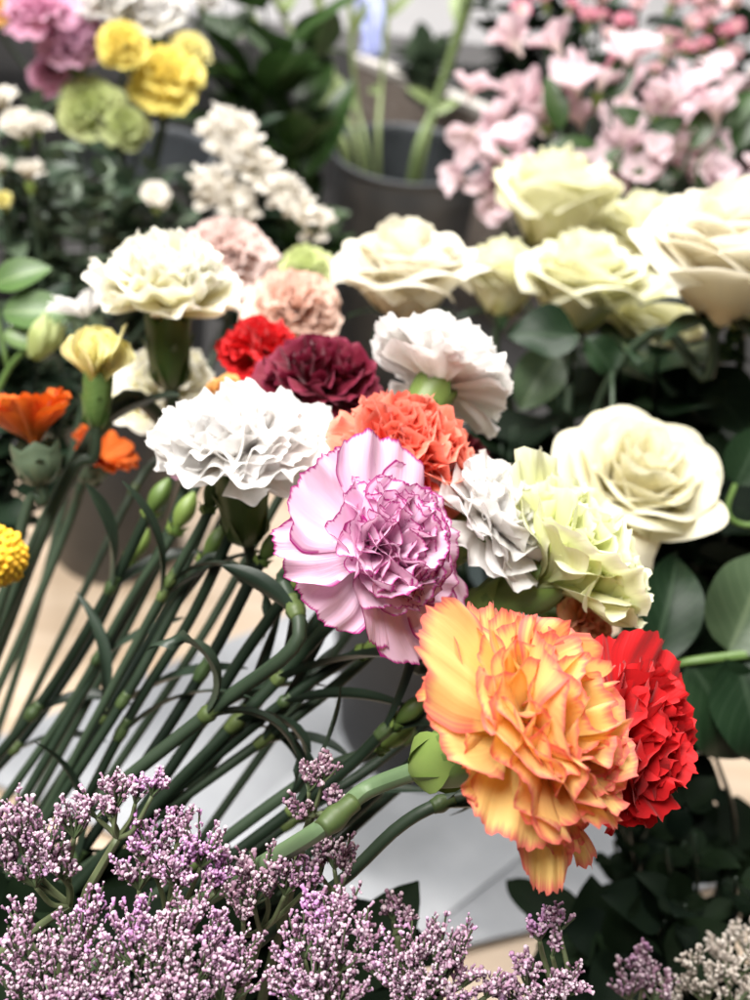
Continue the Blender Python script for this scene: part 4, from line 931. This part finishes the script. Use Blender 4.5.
limonium('dusky sea lavender sprig right of the dense one', (240, 1000, .31), (262, 930, .30), [(262, 862, 22, 20, .288), (288, 876, 22, 18, .286), (252, 886, 26, 18, .285), (312, 872, 16, 16, .287), (240, 905, 20, 18, .282)], 'limdark', 906)
limonium('little dusky sea lavender tuft above the orange carnation stem', (300, 850, .30), (312, 815, .298), [(308, 775, 18, 14, .294), (325, 768, 14, 12, .294), (298, 805, 15, 13, .293), (335, 795, 10, 10, .295)], 'limdark', 907)
limonium('small dusky sea lavender tuft below the orange carnation stem', (335, 930, .30), (332, 890, .298), [(335, 848, 18, 18, .293), (350, 862, 12, 14, .292), (318, 862, 12, 12, .294)], 'limdark', 908)
limonium('upright violet pink sea lavender sprig in the middle of the bottom edge', (330, 1050, .28), (325, 1000, .275), [(345, 905, 18, 20, .274), (328, 922, 26, 22, .272), (300, 935, 24, 20, .272), (345, 945, 26, 22, .270), (312, 965, 30, 24, .268), (290, 980, 24, 24, .268), (345, 985, 28, 24, .268), (315, 995, 30, 20, .264), (280, 955, 18, 18, .272), (318, 900, 14, 18, .276), (368, 930, 16, 20, .272)], 'limonium', 909)
limonium('pale tipped sea lavender sprig under the orange carnation', (420, 1050, .28), (425, 1000, .275), [(408, 948, 28, 24, .271), (438, 938, 20, 24, .272), (462, 935, 12, 20, .274), (395, 975, 26, 22, .268), (430, 972, 24, 18, .268), (375, 965, 18, 18, .270), (410, 995, 28, 16, .266), (452, 958, 16, 16, .272), (465, 993, 20, 14, .27), (470, 972, 14, 14, .272), (495, 985, 16, 13, .272)], 'limonium', 910)
limonium('tiny dark sea lavender tip on the white paper', (400, 970, .31), (398, 935, .308), [(392, 905, 12, 13, .305), (404, 914, 10, 12, .305)], 'limdark', 911)
limonium('violet sea lavender sprig against the black leaves', (545, 1050, .29), (552, 985, .288), [(538, 925, 15, 13, .283), (560, 918, 14, 12, .283), (552, 942, 12, 12, .283), (520, 972, 20, 18, .280), (508, 992, 18, 14, .279), (552, 990, 26, 18, .277), (575, 982, 18, 16, .279), (535, 1000, 22, 14, .277)], 'limonium', 912)
limonium('blurred mauve sea lavender sprig right of the violet one', (640, 1050, .36), (640, 1005, .355), [(640, 958, 18, 18, .35), (625, 980, 22, 18, .35), (660, 985, 16, 18, .35)], 'limdark', 913)
limonium('ivory sea lavender sprig in the bottom right corner', (720, 1060, .37), (710, 1010, .365), [(735, 962, 22, 22, .36), (705, 985, 24, 18, .36), (692, 958, 12, 16, .36), (745, 990, 20, 18, .36), (672, 992, 20, 14, .36)], 'limpale', 914, dens=.7)
limonium('second ivory sea lavender sprig behind the corner one', (770, 1040, .41), (765, 990, .41), [(745, 935, 14, 16, .40), (720, 945, 12, 14, .40), (758, 955, 14, 18, .40)], 'limpale', 915, dens=.7)

# ------------------------------------------------------------------ light, world, camera
w = D.worlds.new('World'); bpy.context.scene.world = w; w.use_nodes = True
bg = w.node_tree.nodes['Background']; bg.inputs[0].default_value = (.93, .96, 1.0, 1); bg.inputs[1].default_value = .05


def area(name, loc, target, size, power, col):
    l = D.lights.new(name, 'AREA'); l.shape = 'RECTANGLE'; l.size, l.size_y = size; l.energy = power; l.color = col
    o = D.objects.new(name, l); C.objects.link(o); o.location = loc
    o.rotation_euler = (Vector(target) - Vector(loc)).to_track_quat('-Z', 'Y').to_euler(); return o


area('ceiling_lamp', (-.6, .05, 2.35), (.0, .35, .7), (1.2, .6), 66, (1, .97, .93))
area('ceiling_lamp', (.35, 1.5, 2.7), (.1, .9, .4), (1.2, .3), 58, (1, .97, .94))
area('ceiling_lamp', (-.6, 2.6, 2.7), (-.3, 1.6, .4), (1.2, .3), 58, (1, .97, .94))

cd = D.cameras.new('camera'); co = D.objects.new('camera', cd); C.objects.link(co)
co.matrix_world = Matrix.Translation(Vector(CAM)) @ Mrot.to_4x4()
cd.sensor_fit = 'VERTICAL'; cd.sensor_height = 36; cd.lens = 18 / TV; cd.clip_start = .01; cd.clip_end = 60
cd.dof.use_dof = True; cd.dof.focus_distance = .285; cd.dof.aperture_fstop = cd.lens / 4.0
S = bpy.context.scene; S.camera = co
S.view_settings.view_transform = 'Standard'; S.view_settings.look = 'None'; S.view_settings.gamma = 1; S.view_settings.exposure = .4
S.cycles.max_bounces = 9; S.cycles.diffuse_bounces = 6; S.cycles.transmission_bounces = 6; S.cycles.use_denoising = True
S.cycles.sample_clamp_indirect = 6
